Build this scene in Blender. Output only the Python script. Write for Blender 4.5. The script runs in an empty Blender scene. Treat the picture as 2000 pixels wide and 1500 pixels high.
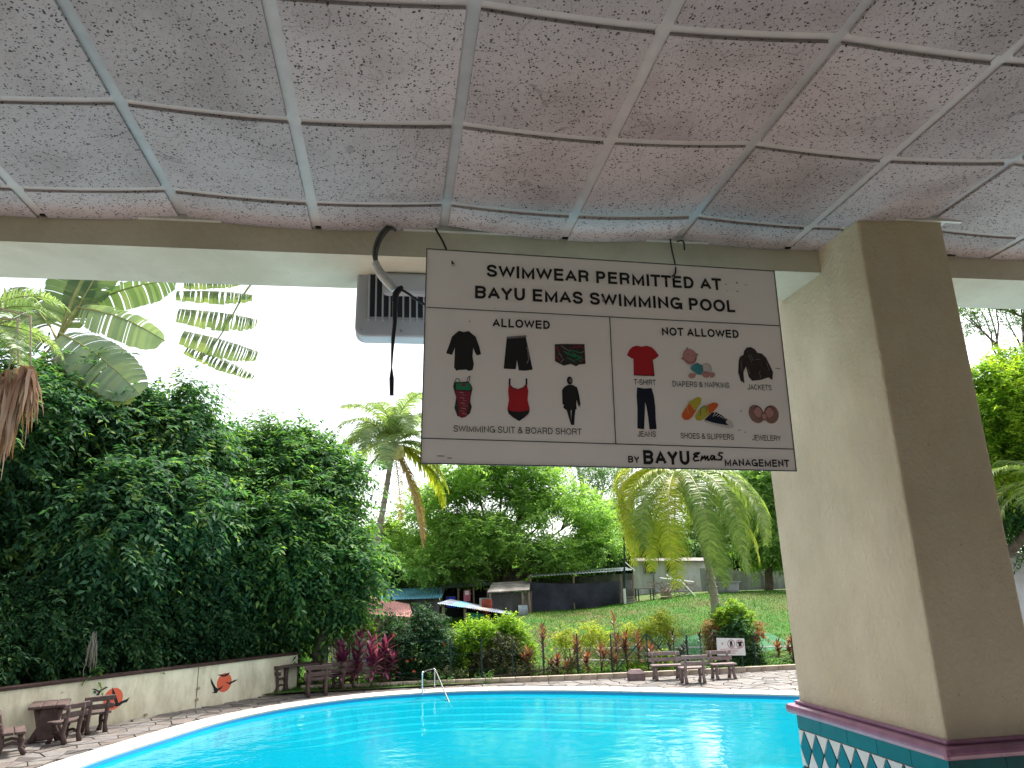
import bpy, math, random
import numpy as np
from mathutils import Vector, Matrix, noise
random.seed(7); rng = np.random.default_rng(11)
S = bpy.context.scene
COL = S.collection
R = math.radians

# ------------------------------------------------------------------ camera
F, PITCH, ROLL, YAW = 1431.3, .27064, -.032393, .164041
CAM = Vector((0, 0, 2.7))
fw = Vector((math.sin(YAW)*math.cos(PITCH), math.cos(YAW)*math.cos(PITCH), math.sin(PITCH)))
rt = Vector((math.cos(YAW), -math.sin(YAW), 0)); up = rt.cross(fw)
r2 = rt*math.cos(ROLL)+up*math.sin(ROLL); u2 = -rt*math.sin(ROLL)+up*math.cos(ROLL)
cam = bpy.data.cameras.new('camera'); camo = bpy.data.objects.new('camera', cam); COL.objects.link(camo)
M = Matrix.Identity(4)
for i in range(3):
    M[i][0] = r2[i]; M[i][1] = u2[i]; M[i][2] = -fw[i]; M[i][3] = CAM[i]
camo.matrix_world = M
cam.sensor_width = 36; cam.sensor_fit = 'HORIZONTAL'; cam.lens = F/2000*36
cam.clip_start = .05; cam.clip_end = 2000
S.camera = camo
def ray(px, py): return r2*((px-1000)/F)-u2*((py-750)/F)+fw
def at(px, py, Y):
    d = ray(px, py); return CAM+d*(Y/d.y)
def atz(px, py, z=0.):
    d = ray(px, py); return CAM+d*((z-CAM.z)/d.z)

# ------------------------------------------------------------------ light
SUN_EL, SUN_AZ = 58, 38          # azimuth from +y towards +x: beyond the pool, to the right
w = bpy.data.worlds.new('World'); S.world = w; w.use_nodes = True
nt = w.node_tree; bg = nt.nodes['Background']
sky = nt.nodes.new('ShaderNodeTexSky'); sky.sky_type = 'NISHITA'; sky.sun_disc = False
sky.sun_elevation = R(SUN_EL); sky.sun_rotation = R(SUN_AZ)
sky.air_density = 1.0; sky.dust_density = 3.0; sky.ozone_density = 1.0
bw = nt.nodes.new('ShaderNodeRGBToBW'); mx = nt.nodes.new('ShaderNodeMix'); mx.data_type = 'RGBA'
mx.inputs[0].default_value = .8
nt.links.new(sky.outputs[0], bw.inputs[0]); nt.links.new(sky.outputs[0], mx.inputs[6]); nt.links.new(bw.outputs[0], mx.inputs[7])
nt.links.new(mx.outputs[2], bg.inputs[0]); bg.inputs[1].default_value = .15
sl = bpy.data.lights.new('sun', 'SUN'); sl.energy = 3.0; sl.angle = R(8); sl.color = (1, .96, .88)
so = bpy.data.objects.new('sun', sl); COL.objects.link(so)
sd = Vector((math.sin(R(SUN_AZ))*math.cos(R(SUN_EL)), math.cos(R(SUN_AZ))*math.cos(R(SUN_EL)), math.sin(R(SUN_EL))))
so.rotation_euler = sd.to_track_quat('Z', 'Y').to_euler()
S.view_settings.view_transform = 'Standard'; S.view_settings.look = 'None'
S.view_settings.gamma = 1; S.view_settings.use_curve_mapping = False
S.view_settings.exposure = 1.54
S.render.engine = 'CYCLES'
S.cycles.max_bounces = 10; S.cycles.diffuse_bounces = 5; S.cycles.transparent_max_bounces = 12
S.cycles.use_denoising = True
S.cycles.caustics_reflective = False; S.cycles.caustics_refractive = False

# ------------------------------------------------------------------ materials
def mat(name, col, rough=.8, var=0., scale=3., bump=0., bscale=None, metal=0., spec=.3, col2=None, island=False, coat=0.):
    m = bpy.data.materials.new(name); m.use_nodes = True
    t = m.node_tree; b = t.nodes['Principled BSDF']
    c = (*col, 1)
    b.inputs['Base Color'].default_value = c; b.inputs['Roughness'].default_value = rough
    b.inputs['Metallic'].default_value = metal; b.inputs['Specular IOR Level'].default_value = spec
    b.inputs['Coat Weight'].default_value = coat
    tc = t.nodes.new('ShaderNodeTexCoord')
    if var or col2:
        n = t.nodes.new('ShaderNodeTexNoise'); n.inputs['Scale'].default_value = scale; n.inputs['Detail'].default_value = 7
        n.inputs['Roughness'].default_value = .62
        t.links.new(tc.outputs['Object'], n.inputs['Vector'])
        r = t.nodes.new('ShaderNodeValToRGB')
        a = col2 or tuple(x*(1-var) for x in col); bb = col if col2 else tuple(min(1, x*(1+var)) for x in col)
        r.color_ramp.elements[0].position = .34; r.color_ramp.elements[1].position = .66
        r.color_ramp.elements[0].color = (*a, 1); r.color_ramp.elements[1].color = (*bb, 1)
        t.links.new(n.outputs['Fac'], r.inputs[0]); t.links.new(r.outputs[0], b.inputs['Base Color'])
    if bump:
        n = t.nodes.new('ShaderNodeTexNoise'); n.inputs['Scale'].default_value = bscale or scale*6; n.inputs['Detail'].default_value = 5
        t.links.new(tc.outputs['Object'], n.inputs['Vector'])
        bp = t.nodes.new('ShaderNodeBump'); bp.inputs['Strength'].default_value = bump; bp.inputs['Distance'].default_value = .02
        t.links.new(n.outputs['Fac'], bp.inputs['Height']); t.links.new(bp.outputs[0], b.inputs['Normal'])
    return m
def streaks(m, amount=.75, scale=(5, 5, .5), lo=.42, hi=.6):
    t = m.node_tree; b = t.nodes['Principled BSDF']; src = b.inputs['Base Color'].links[0].from_socket
    tc = t.nodes.new('ShaderNodeTexCoord'); mp = t.nodes.new('ShaderNodeMapping'); mp.inputs['Scale'].default_value = scale
    n = t.nodes.new('ShaderNodeTexNoise'); n.inputs['Scale'].default_value = 1.3; n.inputs['Detail'].default_value = 8; n.inputs['Roughness'].default_value = .7
    t.links.new(tc.outputs['Object'], mp.inputs[0]); t.links.new(mp.outputs[0], n.inputs['Vector'])
    r = t.nodes.new('ShaderNodeValToRGB'); r.color_ramp.elements[0].position = lo; r.color_ramp.elements[1].position = hi
    r.color_ramp.elements[0].color = (amount, amount*.97, amount*.92, 1); r.color_ramp.elements[1].color = (1, 1, 1, 1); t.links.new(n.outputs['Fac'], r.inputs[0])
    sp_ = t.nodes.new('ShaderNodeTexVoronoi'); sp_.inputs['Scale'].default_value = 9; t.links.new(tc.outputs['Object'], sp_.inputs['Vector'])
    k = t.nodes.new('ShaderNodeMapRange'); k.inputs['From Min'].default_value = .03; k.inputs['From Max'].default_value = .05; k.inputs['To Min'].default_value = .55; k.inputs['To Max'].default_value = 1; t.links.new(sp_.outputs['Distance'], k.inputs['Value'])
    m1 = t.nodes.new('ShaderNodeMix'); m1.data_type = 'RGBA'; m1.blend_type = 'MULTIPLY'; m1.inputs[0].default_value = 1; t.links.new(src, m1.inputs[6]); t.links.new(r.outputs[0], m1.inputs[7])
    m2 = t.nodes.new('ShaderNodeMix'); m2.data_type = 'RGBA'; m2.blend_type = 'MULTIPLY'; m2.inputs[0].default_value = .6; t.links.new(m1.outputs[2], m2.inputs[6]); t.links.new(k.outputs[0], m2.inputs[7])
    t.links.new(m2.outputs[2], b.inputs['Base Color'])
def leafmat(name, stops, trans=.45, rough=.6, tcol=1.6, spec=.14):
    """leaf: every leaf its own shade out of STOPS; thin, so some light passes through"""
    m = bpy.data.materials.new(name); m.use_nodes = True
    t = m.node_tree; b = t.nodes['Principled BSDF']; out = t.nodes['Material Output']
    g = t.nodes.new('ShaderNodeNewGeometry'); r = t.nodes.new('ShaderNodeValToRGB')
    e = r.color_ramp.elements
    while len(e) < len(stops): e.new(.5)
    for i, (p, c) in enumerate(stops): e[i].position = p; e[i].color = (*c, 1)
    tc = t.nodes.new('ShaderNodeTexCoord'); nz = t.nodes.new('ShaderNodeTexNoise'); nz.inputs['Scale'].default_value = 1.1; nz.inputs['Detail'].default_value = 3
    t.links.new(tc.outputs['Object'], nz.inputs['Vector'])      # whole twigs differ in shade too, not only single leaves
    mr = t.nodes.new('ShaderNodeMapRange'); mr.inputs['From Min'].default_value = .3; mr.inputs['From Max'].default_value = .7; mr.inputs['To Min'].default_value = -.3; mr.inputs['To Max'].default_value = .32
    t.links.new(nz.outputs['Fac'], mr.inputs['Value']); ad = t.nodes.new('ShaderNodeMath'); ad.use_clamp = True
    t.links.new(g.outputs['Random Per Island'], ad.inputs[0]); t.links.new(mr.outputs[0], ad.inputs[1])
    t.links.new(ad.outputs[0], r.inputs[0]); t.links.new(r.outputs[0], b.inputs['Base Color'])
    b.inputs['Roughness'].default_value = rough; b.inputs['Specular IOR Level'].default_value = spec
    tr = t.nodes.new('ShaderNodeBsdfTranslucent'); mu = t.nodes.new('ShaderNodeMix'); mu.data_type = 'RGBA'; mu.blend_type = 'MULTIPLY'
    mu.inputs[0].default_value = 1; mu.inputs[7].default_value = (tcol*1.1, tcol*1.15, tcol*.5, 1)
    mu.clamp_result = False
    t.links.new(r.outputs[0], mu.inputs[6]); t.links.new(mu.outputs[2], tr.inputs[0])
    ms = t.nodes.new('ShaderNodeMixShader'); ms.inputs[0].default_value = trans
    t.links.new(b.outputs[0], ms.inputs[1]); t.links.new(tr.outputs[0], ms.inputs[2]); t.links.new(ms.outputs[0], out.inputs[0])
    return m
def tile_mat():
    m = bpy.data.materials.new('fissured_tile'); m.use_nodes = True
    t = m.node_tree; b = t.nodes['Principled BSDF']; b.inputs['Roughness'].default_value = .95; b.inputs['Specular IOR Level'].default_value = .1
    N = t.nodes.new; L = t.links.new
    tc = N('ShaderNodeTexCoord'); oi = N('ShaderNodeObjectInfo')
    ml = N('ShaderNodeVectorMath'); ml.operation = 'SCALE'; cmb = N('ShaderNodeCombineXYZ')
    m1 = N('ShaderNodeMath'); m1.operation = 'MULTIPLY'; m1.inputs[1].default_value = 37.; L(oi.outputs['Random'], m1.inputs[0])
    L(m1.outputs[0], cmb.inputs[0]); L(m1.outputs[0], cmb.inputs[2])
    ad = N('ShaderNodeVectorMath'); L(tc.outputs['Object'], ad.inputs[0]); L(cmb.outputs[0], ad.inputs[1])
    nz = N('ShaderNodeTexNoise'); nz.inputs['Scale'].default_value = 45; nz.inputs['Detail'].default_value = 2; L(ad.outputs[0], nz.inputs['Vector'])
    sc = N('ShaderNodeVectorMath'); sc.operation = 'SCALE'; sc.inputs['Scale'].default_value = .022; L(nz.outputs['Color'], sc.inputs[0])
    a2 = N('ShaderNodeVectorMath'); L(ad.outputs[0], a2.inputs[0]); L(sc.outputs[0], a2.inputs[1])
    def specks(scale, rad, keep):
        v = N('ShaderNodeTexVoronoi'); v.inputs['Scale'].default_value = scale; L(a2.outputs[0], v.inputs['Vector'])
        sp = N('ShaderNodeSeparateColor'); L(v.outputs['Color'], sp.inputs[0])
        k = N('ShaderNodeMapRange'); k.inputs['From Min'].default_value = keep; k.inputs['From Max'].default_value = 1; k.inputs['To Min'].default_value = 0; k.inputs['To Max'].default_value = rad
        L(sp.outputs[0], k.inputs['Value'])
        s = N('ShaderNodeMath'); s.operation = 'SUBTRACT'; L(k.outputs[0], s.inputs[0]); L(v.outputs['Distance'], s.inputs[1])
        r = N('ShaderNodeMapRange'); r.inputs['From Min'].default_value = 0; r.inputs['From Max'].default_value = .06; L(s.outputs[0], r.inputs['Value'])
        return r.outputs[0]
    s1 = specks(95, .47, .15); s2 = specks(180, .45, .15)
    mxx = N('ShaderNodeMath'); mxx.operation = 'MAXIMUM'; h = N('ShaderNodeMath'); h.operation = 'MULTIPLY'; h.inputs[1].default_value = .45
    L(s2, h.inputs[0]); L(s1, mxx.inputs[0]); L(h.outputs[0], mxx.inputs[1])
    # faint stains
    st = N('ShaderNodeTexNoise'); st.inputs['Scale'].default_value = 3.2; st.inputs['Detail'].default_value = 6; L(ad.outputs[0], st.inputs['Vector'])
    rr = N('ShaderNodeValToRGB'); rr.color_ramp.elements[0].position = .28; rr.color_ramp.elements[1].position = .56
    rr.color_ramp.elements[0].color = (.36, .315, .32, 1); rr.color_ramp.elements[1].color = (.47, .42, .435, 1); L(st.outputs['Fac'], rr.inputs[0])
    pr = N('ShaderNodeMapRange'); pr.inputs['To Min'].default_value = .86; pr.inputs['To Max'].default_value = 1.06; L(oi.outputs['Random'], pr.inputs['Value'])
    pt = N('ShaderNodeMix'); pt.data_type = 'RGBA'; pt.blend_type = 'MULTIPLY'; pt.inputs[0].default_value = 1; L(rr.outputs[0], pt.inputs[6]); L(pr.outputs[0], pt.inputs[7])
    # a few wandering pencil-thin scuffs
    sn = N('ShaderNodeTexNoise'); sn.inputs['Scale'].default_value = 4.5; sn.inputs['Detail'].default_value = 1; L(a2.outputs[0], sn.inputs['Vector'])
    ab = N('ShaderNodeMath'); ab.operation = 'SUBTRACT'; ab.inputs[1].default_value = .62; L(sn.outputs['Fac'], ab.inputs[0])
    a3 = N('ShaderNodeMath'); a3.operation = 'ABSOLUTE'; L(ab.outputs[0], a3.inputs[0])
    a4 = N('ShaderNodeMapRange'); a4.inputs['From Min'].default_value = .002; a4.inputs['From Max'].default_value = .006; a4.inputs['To Min'].default_value = .72; a4.inputs['To Max'].default_value = 1; L(a3.outputs[0], a4.inputs['Value'])
    p2 = N('ShaderNodeMix'); p2.data_type = 'RGBA'; p2.blend_type = 'MULTIPLY'; p2.inputs[0].default_value = 1; L(pt.outputs[2], p2.inputs[6]); L(a4.outputs[0], p2.inputs[7])
    mc = N('ShaderNodeMix'); mc.data_type = 'RGBA'; L(mxx.outputs[0], mc.inputs[0]); L(p2.outputs[2], mc.inputs[6]); mc.inputs[7].default_value = (.07, .065, .065, 1)
    L(mc.outputs[2], b.inputs['Base Color'])
    bp = N('ShaderNodeBump'); bp.invert = True; bp.inputs['Strength'].default_value = .5; bp.inputs['Distance'].default_value = .003
    L(mxx.outputs[0], bp.inputs['Height']); L(bp.outputs[0], b.inputs['Normal'])
    return m
def water_mat():
    m = bpy.data.materials.new('pool_water'); m.use_nodes = True
    t = m.node_tree; out = t.nodes['Material Output']; t.nodes.remove(t.nodes['Principled BSDF'])
    N = t.nodes.new; L = t.links.new
    tc = N('ShaderNodeTexCoord'); n = N('ShaderNodeTexNoise'); n.inputs['Scale'].default_value = 2.6; n.inputs['Detail'].default_value = 4
    n2 = N('ShaderNodeTexNoise'); n2.inputs['Scale'].default_value = .7; n2.inputs['Detail'].default_value = 2
    L(tc.outputs['Object'], n.inputs['Vector']); L(tc.outputs['Object'], n2.inputs['Vector'])
    ad = N('ShaderNodeMath'); L(n.outputs['Fac'], ad.inputs[0]); L(n2.outputs['Fac'], ad.inputs[1])
    bp = N('ShaderNodeBump'); bp.inputs['Strength'].default_value = .26; bp.inputs['Distance'].default_value = .06; L(ad.outputs[0], bp.inputs['Height'])
    fr = N('ShaderNodeFresnel'); fr.inputs[0].default_value = 1.2; L(bp.outputs[0], fr.inputs['Normal'])
    mu = N('ShaderNodeMath'); mu.operation = 'MULTIPLY'; mu.inputs[1].default_value = .5; L(fr.outputs[0], mu.inputs[0])
    t0 = N('ShaderNodeBsdfTransparent'); t0.inputs[0].default_value = (.75, .98, 1, 1); df = N('ShaderNodeBsdfDiffuse'); df.inputs[0].default_value = (.003, .5, .62, 1)
    tr = N('ShaderNodeMixShader'); tr.inputs[0].default_value = .5; L(t0.outputs[0], tr.inputs[1]); L(df.outputs[0], tr.inputs[2])
    gl = N('ShaderNodeBsdfGlossy'); gl.inputs['Roughness'].default_value = .03; L(bp.outputs[0], gl.inputs['Normal'])
    ms = N('ShaderNodeMixShader'); L(mu.outputs[0], ms.inputs[0]); L(tr.outputs[0], ms.inputs[1]); L(gl.outputs[0], ms.inputs[2]); L(ms.outputs[0], out.inputs[0])
    return m
MT = dict(
 tile=tile_mat(), water=water_mat(),
 tee=mat('tee_white', (.46, .43, .43), .6, .08, 9), runner=mat('runner_grey', (.38, .37, .38), .5, .1, 7), trim=mat('trim_white', (.58, .57, .54), .5, .12, 6),
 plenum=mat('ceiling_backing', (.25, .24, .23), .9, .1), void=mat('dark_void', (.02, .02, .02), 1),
 stucco=mat('cream_stucco', (.57, .49, .365), .9, .12, 1.4, .45, 45), beam=mat('cream_paint', (.6, .545, .45), .8, .06, 1.5, .15, 30),
 floor=mat('pavilion_floor', (.4, .37, .35), .5, .12), backwall=mat('back_wall_paint', (.42, .38, .33), .9),
 ledge=mat('maroon_ledge', (.25, .11, .18), .28, .18, 12, .05, 60, spec=.6), teal=mat('teal_tile', (.015, .11, .12), .12, .15, 8, spec=.6),
 dteal=mat('petrol_tile', (.015, .12, .16), .1, .1, 8, spec=.6), white_tile=mat('white_tile', (.62, .6, .58), .12, .05, 8, spec=.5), blue_tile=mat('blue_tile', (.02, .11, .25), .12, .1, 8, spec=.6),
 grout=mat('grout', (.12, .12, .12), .95),
 sign=mat('sign_board', (.84, .78, .775), .55, .03, 2.2), edge=mat('sign_edge', (.06, .05, .05), .6),
 black=mat('print_black', (.012, .011, .013), .5), navy=mat('print_navy', (.006, .009, .025), .5), red=mat('print_red', (.42, .012, .02), .5),
 brown=mat('print_brown', (.02, .012, .012), .5, col2=(.05, .035, .035), scale=60), green=mat('print_green', (.02, .2, .1), .5), dred=mat('print_dark_red', (.22, .02, .04), .5),
 pink=mat('print_pink', (.5, .25, .24), .5), rose=mat('print_rose', (.34, .18, .16), .5, col2=(.2, .1, .09), scale=90), tealp=mat('print_teal', (.06, .25, .3), .5),
 orange=mat('print_orange', (.65, .12, .03), .5), yellow=mat('print_yellow', (.5, .42, .05), .5), pwhite=mat('print_white', (.6, .56, .55), .5), grey=mat('print_grey', (.16, .14, .15), .5),
 smudge=mat('grime', (.33, .29, .29), .8, .2, 40),
 wire=mat('black_cord', (.015, .014, .016), .5), cable=mat('grey_cable', (.09, .09, .09), .5, .2, 30), tape=mat('white_tape', (.55, .54, .54), .7, .12, 60, .4, 120),
 vent=mat('grey_plastic', (.42, .42, .47), .5, .06, 6), slot=mat('vent_dark', (.03, .03, .04), .8), steel=mat('steel', (.62, .62, .64), .22, metal=1.),
 coping=mat('coping_stone', (.52, .48, .43), .7, .1, 5, .1, 60), curb=mat('curb_concrete', (.42, .35, .27), .9, .25, 4, .4, 30),
 basin=mat('pool_tile', (.01, .6, .8), .5, .05, 2), basin_line=mat('pool_line', (.03, .25, .5), .4), mortar=mat('deck_mortar', (.16, .14, .12), .95, .2, 5),
 wallp=mat('garden_wall_paint', (.8, .74, .55), .9, .07, 1.2, .15, 20), cap=mat('wall_cap', (.05, .025, .02), .7, .3, 6), muralr=mat('mural_orange', (.72, .14, .07), .8), muralb=mat('mural_black', (.02, .018, .018), .8),
 log=mat('log_concrete', (.09, .058, .052), .75, .3, 7, .5, 40), logg=mat('weathered_log', (.24, .18, .17), .75, .25, 7, .5, 40), block=mat('block_stone', (.2, .14, .14), .8, .2, 7),
 soil=mat('earth', (.14, .095, .06), 1, .3, 2), grassg=mat('grass_ground', (.045, .15, .018), 1, scale=.42, col2=(.12, .1, .04), bump=.8, bscale=9),
 base=mat('bare_ground', (.1, .12, .06), 1, .3, .3),
 bark=mat('bark', (.14, .11, .085), .95, .3, 6, .8, 25), palmbark=mat('palm_bark', (.36, .31, .26), .9, .2, 8, .5, 30), paletrunk=mat('pale_bark', (.45, .43, .42), .9, .12, 3),
 fpost=mat('dark_green_post', (.012, .035, .03), .6), white=mat('white_paint', (.75, .75, .74), .7, .06, 3), housew=mat('house_white', (.72, .73, .78), .85, .08, .6),
 gwall=mat('grey_wall', (.36, .37, .4), .9, .14, .8), gwall2=mat('grey_pilaster', (.28, .29, .31), .9, .14, .8), blue=mat('blue_sheet', (.2, .5, .7), .45, .2, 1.3), redroof=mat('red_sheet', (.42, .2, .18), .6, .18, 1.2),
 tin=mat('tin_sheet', (.42, .47, .58), .4, .3, 1.5, metal=.3), fibre=mat('fibre_cement', (.34, .31, .29), .95, .25, 1.8), concrete=mat('grey_concrete', (.2, .2, .21), .95, .3, 1.2),
 net=mat('black_netting', (.018, .02, .03), .65, col2=(.05, .055, .085), scale=1.1, bump=.5, bscale=4), greenp=mat('green_panel', (.03, .32, .17), .6, .1), wood=mat('old_wood', (.26, .2, .16), .9, .3, 4), rust=mat('rusty_red', (.25, .05, .03), .8, .3),
 pane=mat('dark_glass', (.03, .035, .04), .1, spec=.8), banner=mat('pale_banner', (.75, .72, .82), .8, .15, 3), bannerb=mat('banner_blue', (.03, .05, .5), .7), bannerp=mat('banner_pink', (.55, .15, .22), .7, .3, 5), gnet=mat('green_net', (.02, .17, .085), .9, col2=(.05, .13, .04), scale=7, bump=.8, bscale=14),
 coconut=mat('coconut', (.72, .6, .3), .5, .2, 8), ococonut=mat('orange_coconut', (.75, .33, .03), .45, .2, 8), stalk=mat('stalk', (.34, .33, .13), .6, .2, 5), deadstalk=mat('dry_stalk', (.4, .3, .22), .8),
)
streaks(MT['stucco'], .9, (2.2, 2.2, .9), .36, .62); streaks(MT['wallp'], .72, (1.2, 1.2, .5)); streaks(MT['beam'], .85, (1, 1, 1)); streaks(MT['housew'], .7, (.8, .8, .3)); streaks(MT['gwall'], .6, (.8, .8, .3)); streaks(MT['concrete'], .6, (.8, .8, .3)); streaks(MT['tin'], .5, (1, .6, 1)); streaks(MT['fibre'], .5, (1, 1, 1))
G = lambda *c: c
MT['leafA'] = leafmat('leaf_dark', [(0, G(.03, .085, .048)), (.5, G(.052, .135, .07)), (.85, G(.085, .185, .078)), (1, G(.16, .25, .07))], .42)
MT['leafB'] = leafmat('leaf_mid', [(0, G(.035, .1, .048)), (.5, G(.065, .16, .065)), (.85, G(.11, .22, .07)), (1, G(.18, .3, .07))], .46)
MT['leafC'] = leafmat('leaf_feathery_hazed', [(0, G(.14, .26, .08)), (.6, G(.21, .36, .1)), (1, G(.3, .45, .13))], .45)  # greens lightened to paint in the bright haze over the far crown
MT['leafD'] = leafmat('leaf_lime', [(0, G(.09, .2, .02)), (.5, G(.17, .3, .03)), (1, G(.36, .45, .05))], .5)
MT['leafE'] = leafmat('leaf_far', [(0, G(.08, .16, .07)), (.6, G(.12, .23, .085)), (1, G(.18, .3, .1))], .35)
MT['leafY'] = leafmat('leaf_yellow', [(0, G(.2, .26, .03)), (.5, G(.32, .37, .05)), (1, G(.45, .42, .08))], .45)
MT['leafH'] = leafmat('leaf_hedge', [(0, G(.014, .045, .02)), (.7, G(.025, .08, .03)), (1, G(.06, .12, .04))], .25)
MT['frond'] = leafmat('palm_green', [(0, G(.12, .19, .06)), (.5, G(.2, .28, .08)), (1, G(.28, .36, .12))], .45, .4, 1.5)
MT['frondy'] = leafmat('palm_yellow', [(0, G(.26, .33, .04)), (.5, G(.38, .42, .05)), (1, G(.5, .46, .09))], .5, .4, 1.4)
MT['frondg'] = leafmat('palm_grey_green', [(0, G(.14, .21, .11)), (.6, G(.22, .3, .16)), (1, G(.32, .4, .2))], .35, .35)
MT['frondd'] = leafmat('palm_dry', [(0, G(.3, .2, .11)), (.5, G(.42, .28, .13)), (1, G(.5, .38, .2))], .35, .7, 1.2)
MT['banana'] = leafmat('banana_leaf', [(0, G(.09, .15, .08)), (.5, G(.13, .19, .1)), (1, G(.18, .24, .12))], .3, .35)
MT['bananal'] = leafmat('banana_leaf_pale', [(0, G(.2, .27, .19)), (.5, G(.25, .33, .23)), (1, G(.3, .37, .22))], .35, .3, 1.3)
MT['bananay'] = leafmat('banana_leaf_torn', [(0, G(.17, .23, .07)), (.6, G(.24, .29, .09)), (1, G(.38, .38, .1))], .5, .35)
MT['bananaz'] = leafmat('banana_leaf_slit', [(0, G(.12, .16, .09)), (.6, G(.17, .22, .12)), (1, G(.24, .28, .13))], .3, .4, 1.3)
MT['dry'] = leafmat('dry_leaf', [(0, G(.24, .13, .09)), (.5, G(.34, .2, .14)), (1, G(.45, .3, .22))], .25, .8, 1.1)
MT['drygrey'] = leafmat('dry_leaf_grey', [(0, G(.1, .09, .07)), (1, G(.3, .27, .22))], .2, .8, 1.)
MT['tired'] = leafmat('ti_brown_red', [(0, G(.09, .035, .03)), (.5, G(.17, .06, .05)), (.85, G(.24, .11, .08)), (1, G(.2, .19, .07))], .4, .4)
MT['tipur'] = leafmat('ti_purple', [(0, G(.08, .015, .05)), (.5, G(.2, .03, .1)), (1, G(.42, .16, .27))], .35, .3)
MT['tidark'] = leafmat('croton_dark', [(0, G(.012, .02, .016)), (.6, G(.03, .035, .028)), (1, G(.07, .03, .03))], .2, .35)
MT['brownl'] = leafmat('leaf_brownish', [(0, G(.05, .04, .03)), (.5, G(.07, .09, .04)), (1, G(.14, .15, .06))], .35)
MT['flower'] = leafmat('flower_red', [(0, G(.55, .08, .04)), (1, G(.75, .2, .1))], .3, .5, 1.1)
MT['oleaf'] = leafmat('leaf_orange', [(0, G(.4, .18, .1)), (.5, G(.32, .3, .1)), (1, G(.5, .3, .18))], .4)
MT['oleafr'] = leafmat('leaf_rust', [(0, G(.3, .09, .05)), (.5, G(.2, .12, .05)), (1, G(.45, .2, .1))], .35)
MT['blade'] = leafmat('grass_blade', [(0, G(.02, .085, .013)), (.6, G(.04, .135, .018)), (.93, G(.075, .17, .028)), (1, G(.19, .17, .08))], .4)
STONES = [mat('paving_%s' % n, c, .6, .22, 6, .35, 30, spec=.45) for n, c in (('grey', (.16, .145, .14)), ('brown', (.14, .115, .1)), ('pink', (.16, .13, .12)), ('dark', (.075, .065, .06)), ('pale', (.17, .15, .135)))]

# ------------------------------------------------------------------ helpers
def link(o, parent=None):
    COL.objects.link(o)
    if parent is not None:
        o.parent = parent
    return o
def tag(o, label=None, cat=None, group=None, kind=None):
    if label: o['label'] = label
    if cat: o['category'] = cat
    if group: o['group'] = group
    if kind: o['kind'] = kind
    return o
def empty(name, loc=(0, 0, 0), rz=0, parent=None):
    o = bpy.data.objects.new(name, None); o.location = loc; o.rotation_euler = (0, 0, rz); o.empty_display_size = .2
    return link(o, parent)
class MB:
    def __init__(s): s.v = []; s.f = []; s.mi = []; s.m = 0; s.bi = None
    def add(s, vs, fs):
        b = len(s.v); s.v += [tuple(x) for x in vs]; s.f += [tuple(i+b for i in q) for q in fs]; s.mi += [s.m]*len(fs); return s
    def box(s, c, d, rot=None):
        c = Vector(c); x, y, z = (k/2 for k in d)
        vs = [Vector((sx*x, sy*y, sz*z)) for sz in (-1, 1) for sy in (-1, 1) for sx in (-1, 1)]
        if rot is not None: vs = [rot @ q for q in vs]
        return s.add([c+q for q in vs], [(0, 2, 3, 1), (4, 5, 7, 6), (0, 1, 5, 4), (2, 6, 7, 3), (0, 4, 6, 2), (1, 3, 7, 5)])
    def tube(s, pts, rad, n=8, cap=True):
        pts = [Vector(p) for p in pts]; k = len(pts)
        if not hasattr(rad, '__len__'): rad = [rad]*k
        u = None; vs = []
        for i, p in enumerate(pts):
            t = (pts[min(i+1, k-1)]-pts[max(i-1, 0)]).normalized()
            if u is None:
                u = t.orthogonal().normalized()
            u = (u-t*u.dot(t)).normalized(); v = t.cross(u)
            for j in range(n):
                a = 2*math.pi*j/n; vs.append(p+(u*math.cos(a)+v*math.sin(a))*rad[i])
        fs = [(i*n+j, i*n+(j+1) % n, (i+1)*n+(j+1) % n, (i+1)*n+j) for i in range(k-1) for j in range(n)]
        if cap: fs += [tuple(range(n-1, -1, -1)), tuple((k-1)*n+j for j in range(n))]
        return s.add(vs, fs)
    def prism(s, poly, a, b, M=None):
        """polygon (x,y) swept between z=a and z=b, through matrix M"""
        n = len(poly); vs = [Vector((x, y, a)) for x, y in poly]+[Vector((x, y, b)) for x, y in poly]
        if M is not None: vs = [M @ q for q in vs]
        return s.add(vs, [tuple(range(n-1, -1, -1)), tuple(range(n, 2*n))]+[(i, (i+1) % n, n+(i+1) % n, n+i) for i in range(n)])
    def build(s, name, mats, parent=None, smooth=False, bevel=0, loc=None):
        me = bpy.data.meshes.new(name); me.from_pydata(s.v, [], s.f)
        if not isinstance(mats, (list, tuple)): mats = [mats]
        for m in mats: me.materials.append(MT[m] if isinstance(m, str) else m)
        if len(mats) > 1: me.polygons.foreach_set('material_index', s.mi)
        if smooth: me.polygons.foreach_set('use_smooth', [True]*len(me.polygons))
        me.update()
        o = link(bpy.data.objects.new(name, me), parent)
        if loc is not None: o.location = loc
        if bevel:
            b = o.modifiers.new('bevel', 'BEVEL'); b.width = bevel; b.segments = 2; b.limit_method = 'ANGLE'; b.angle_limit = R(40)
        return o
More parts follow.
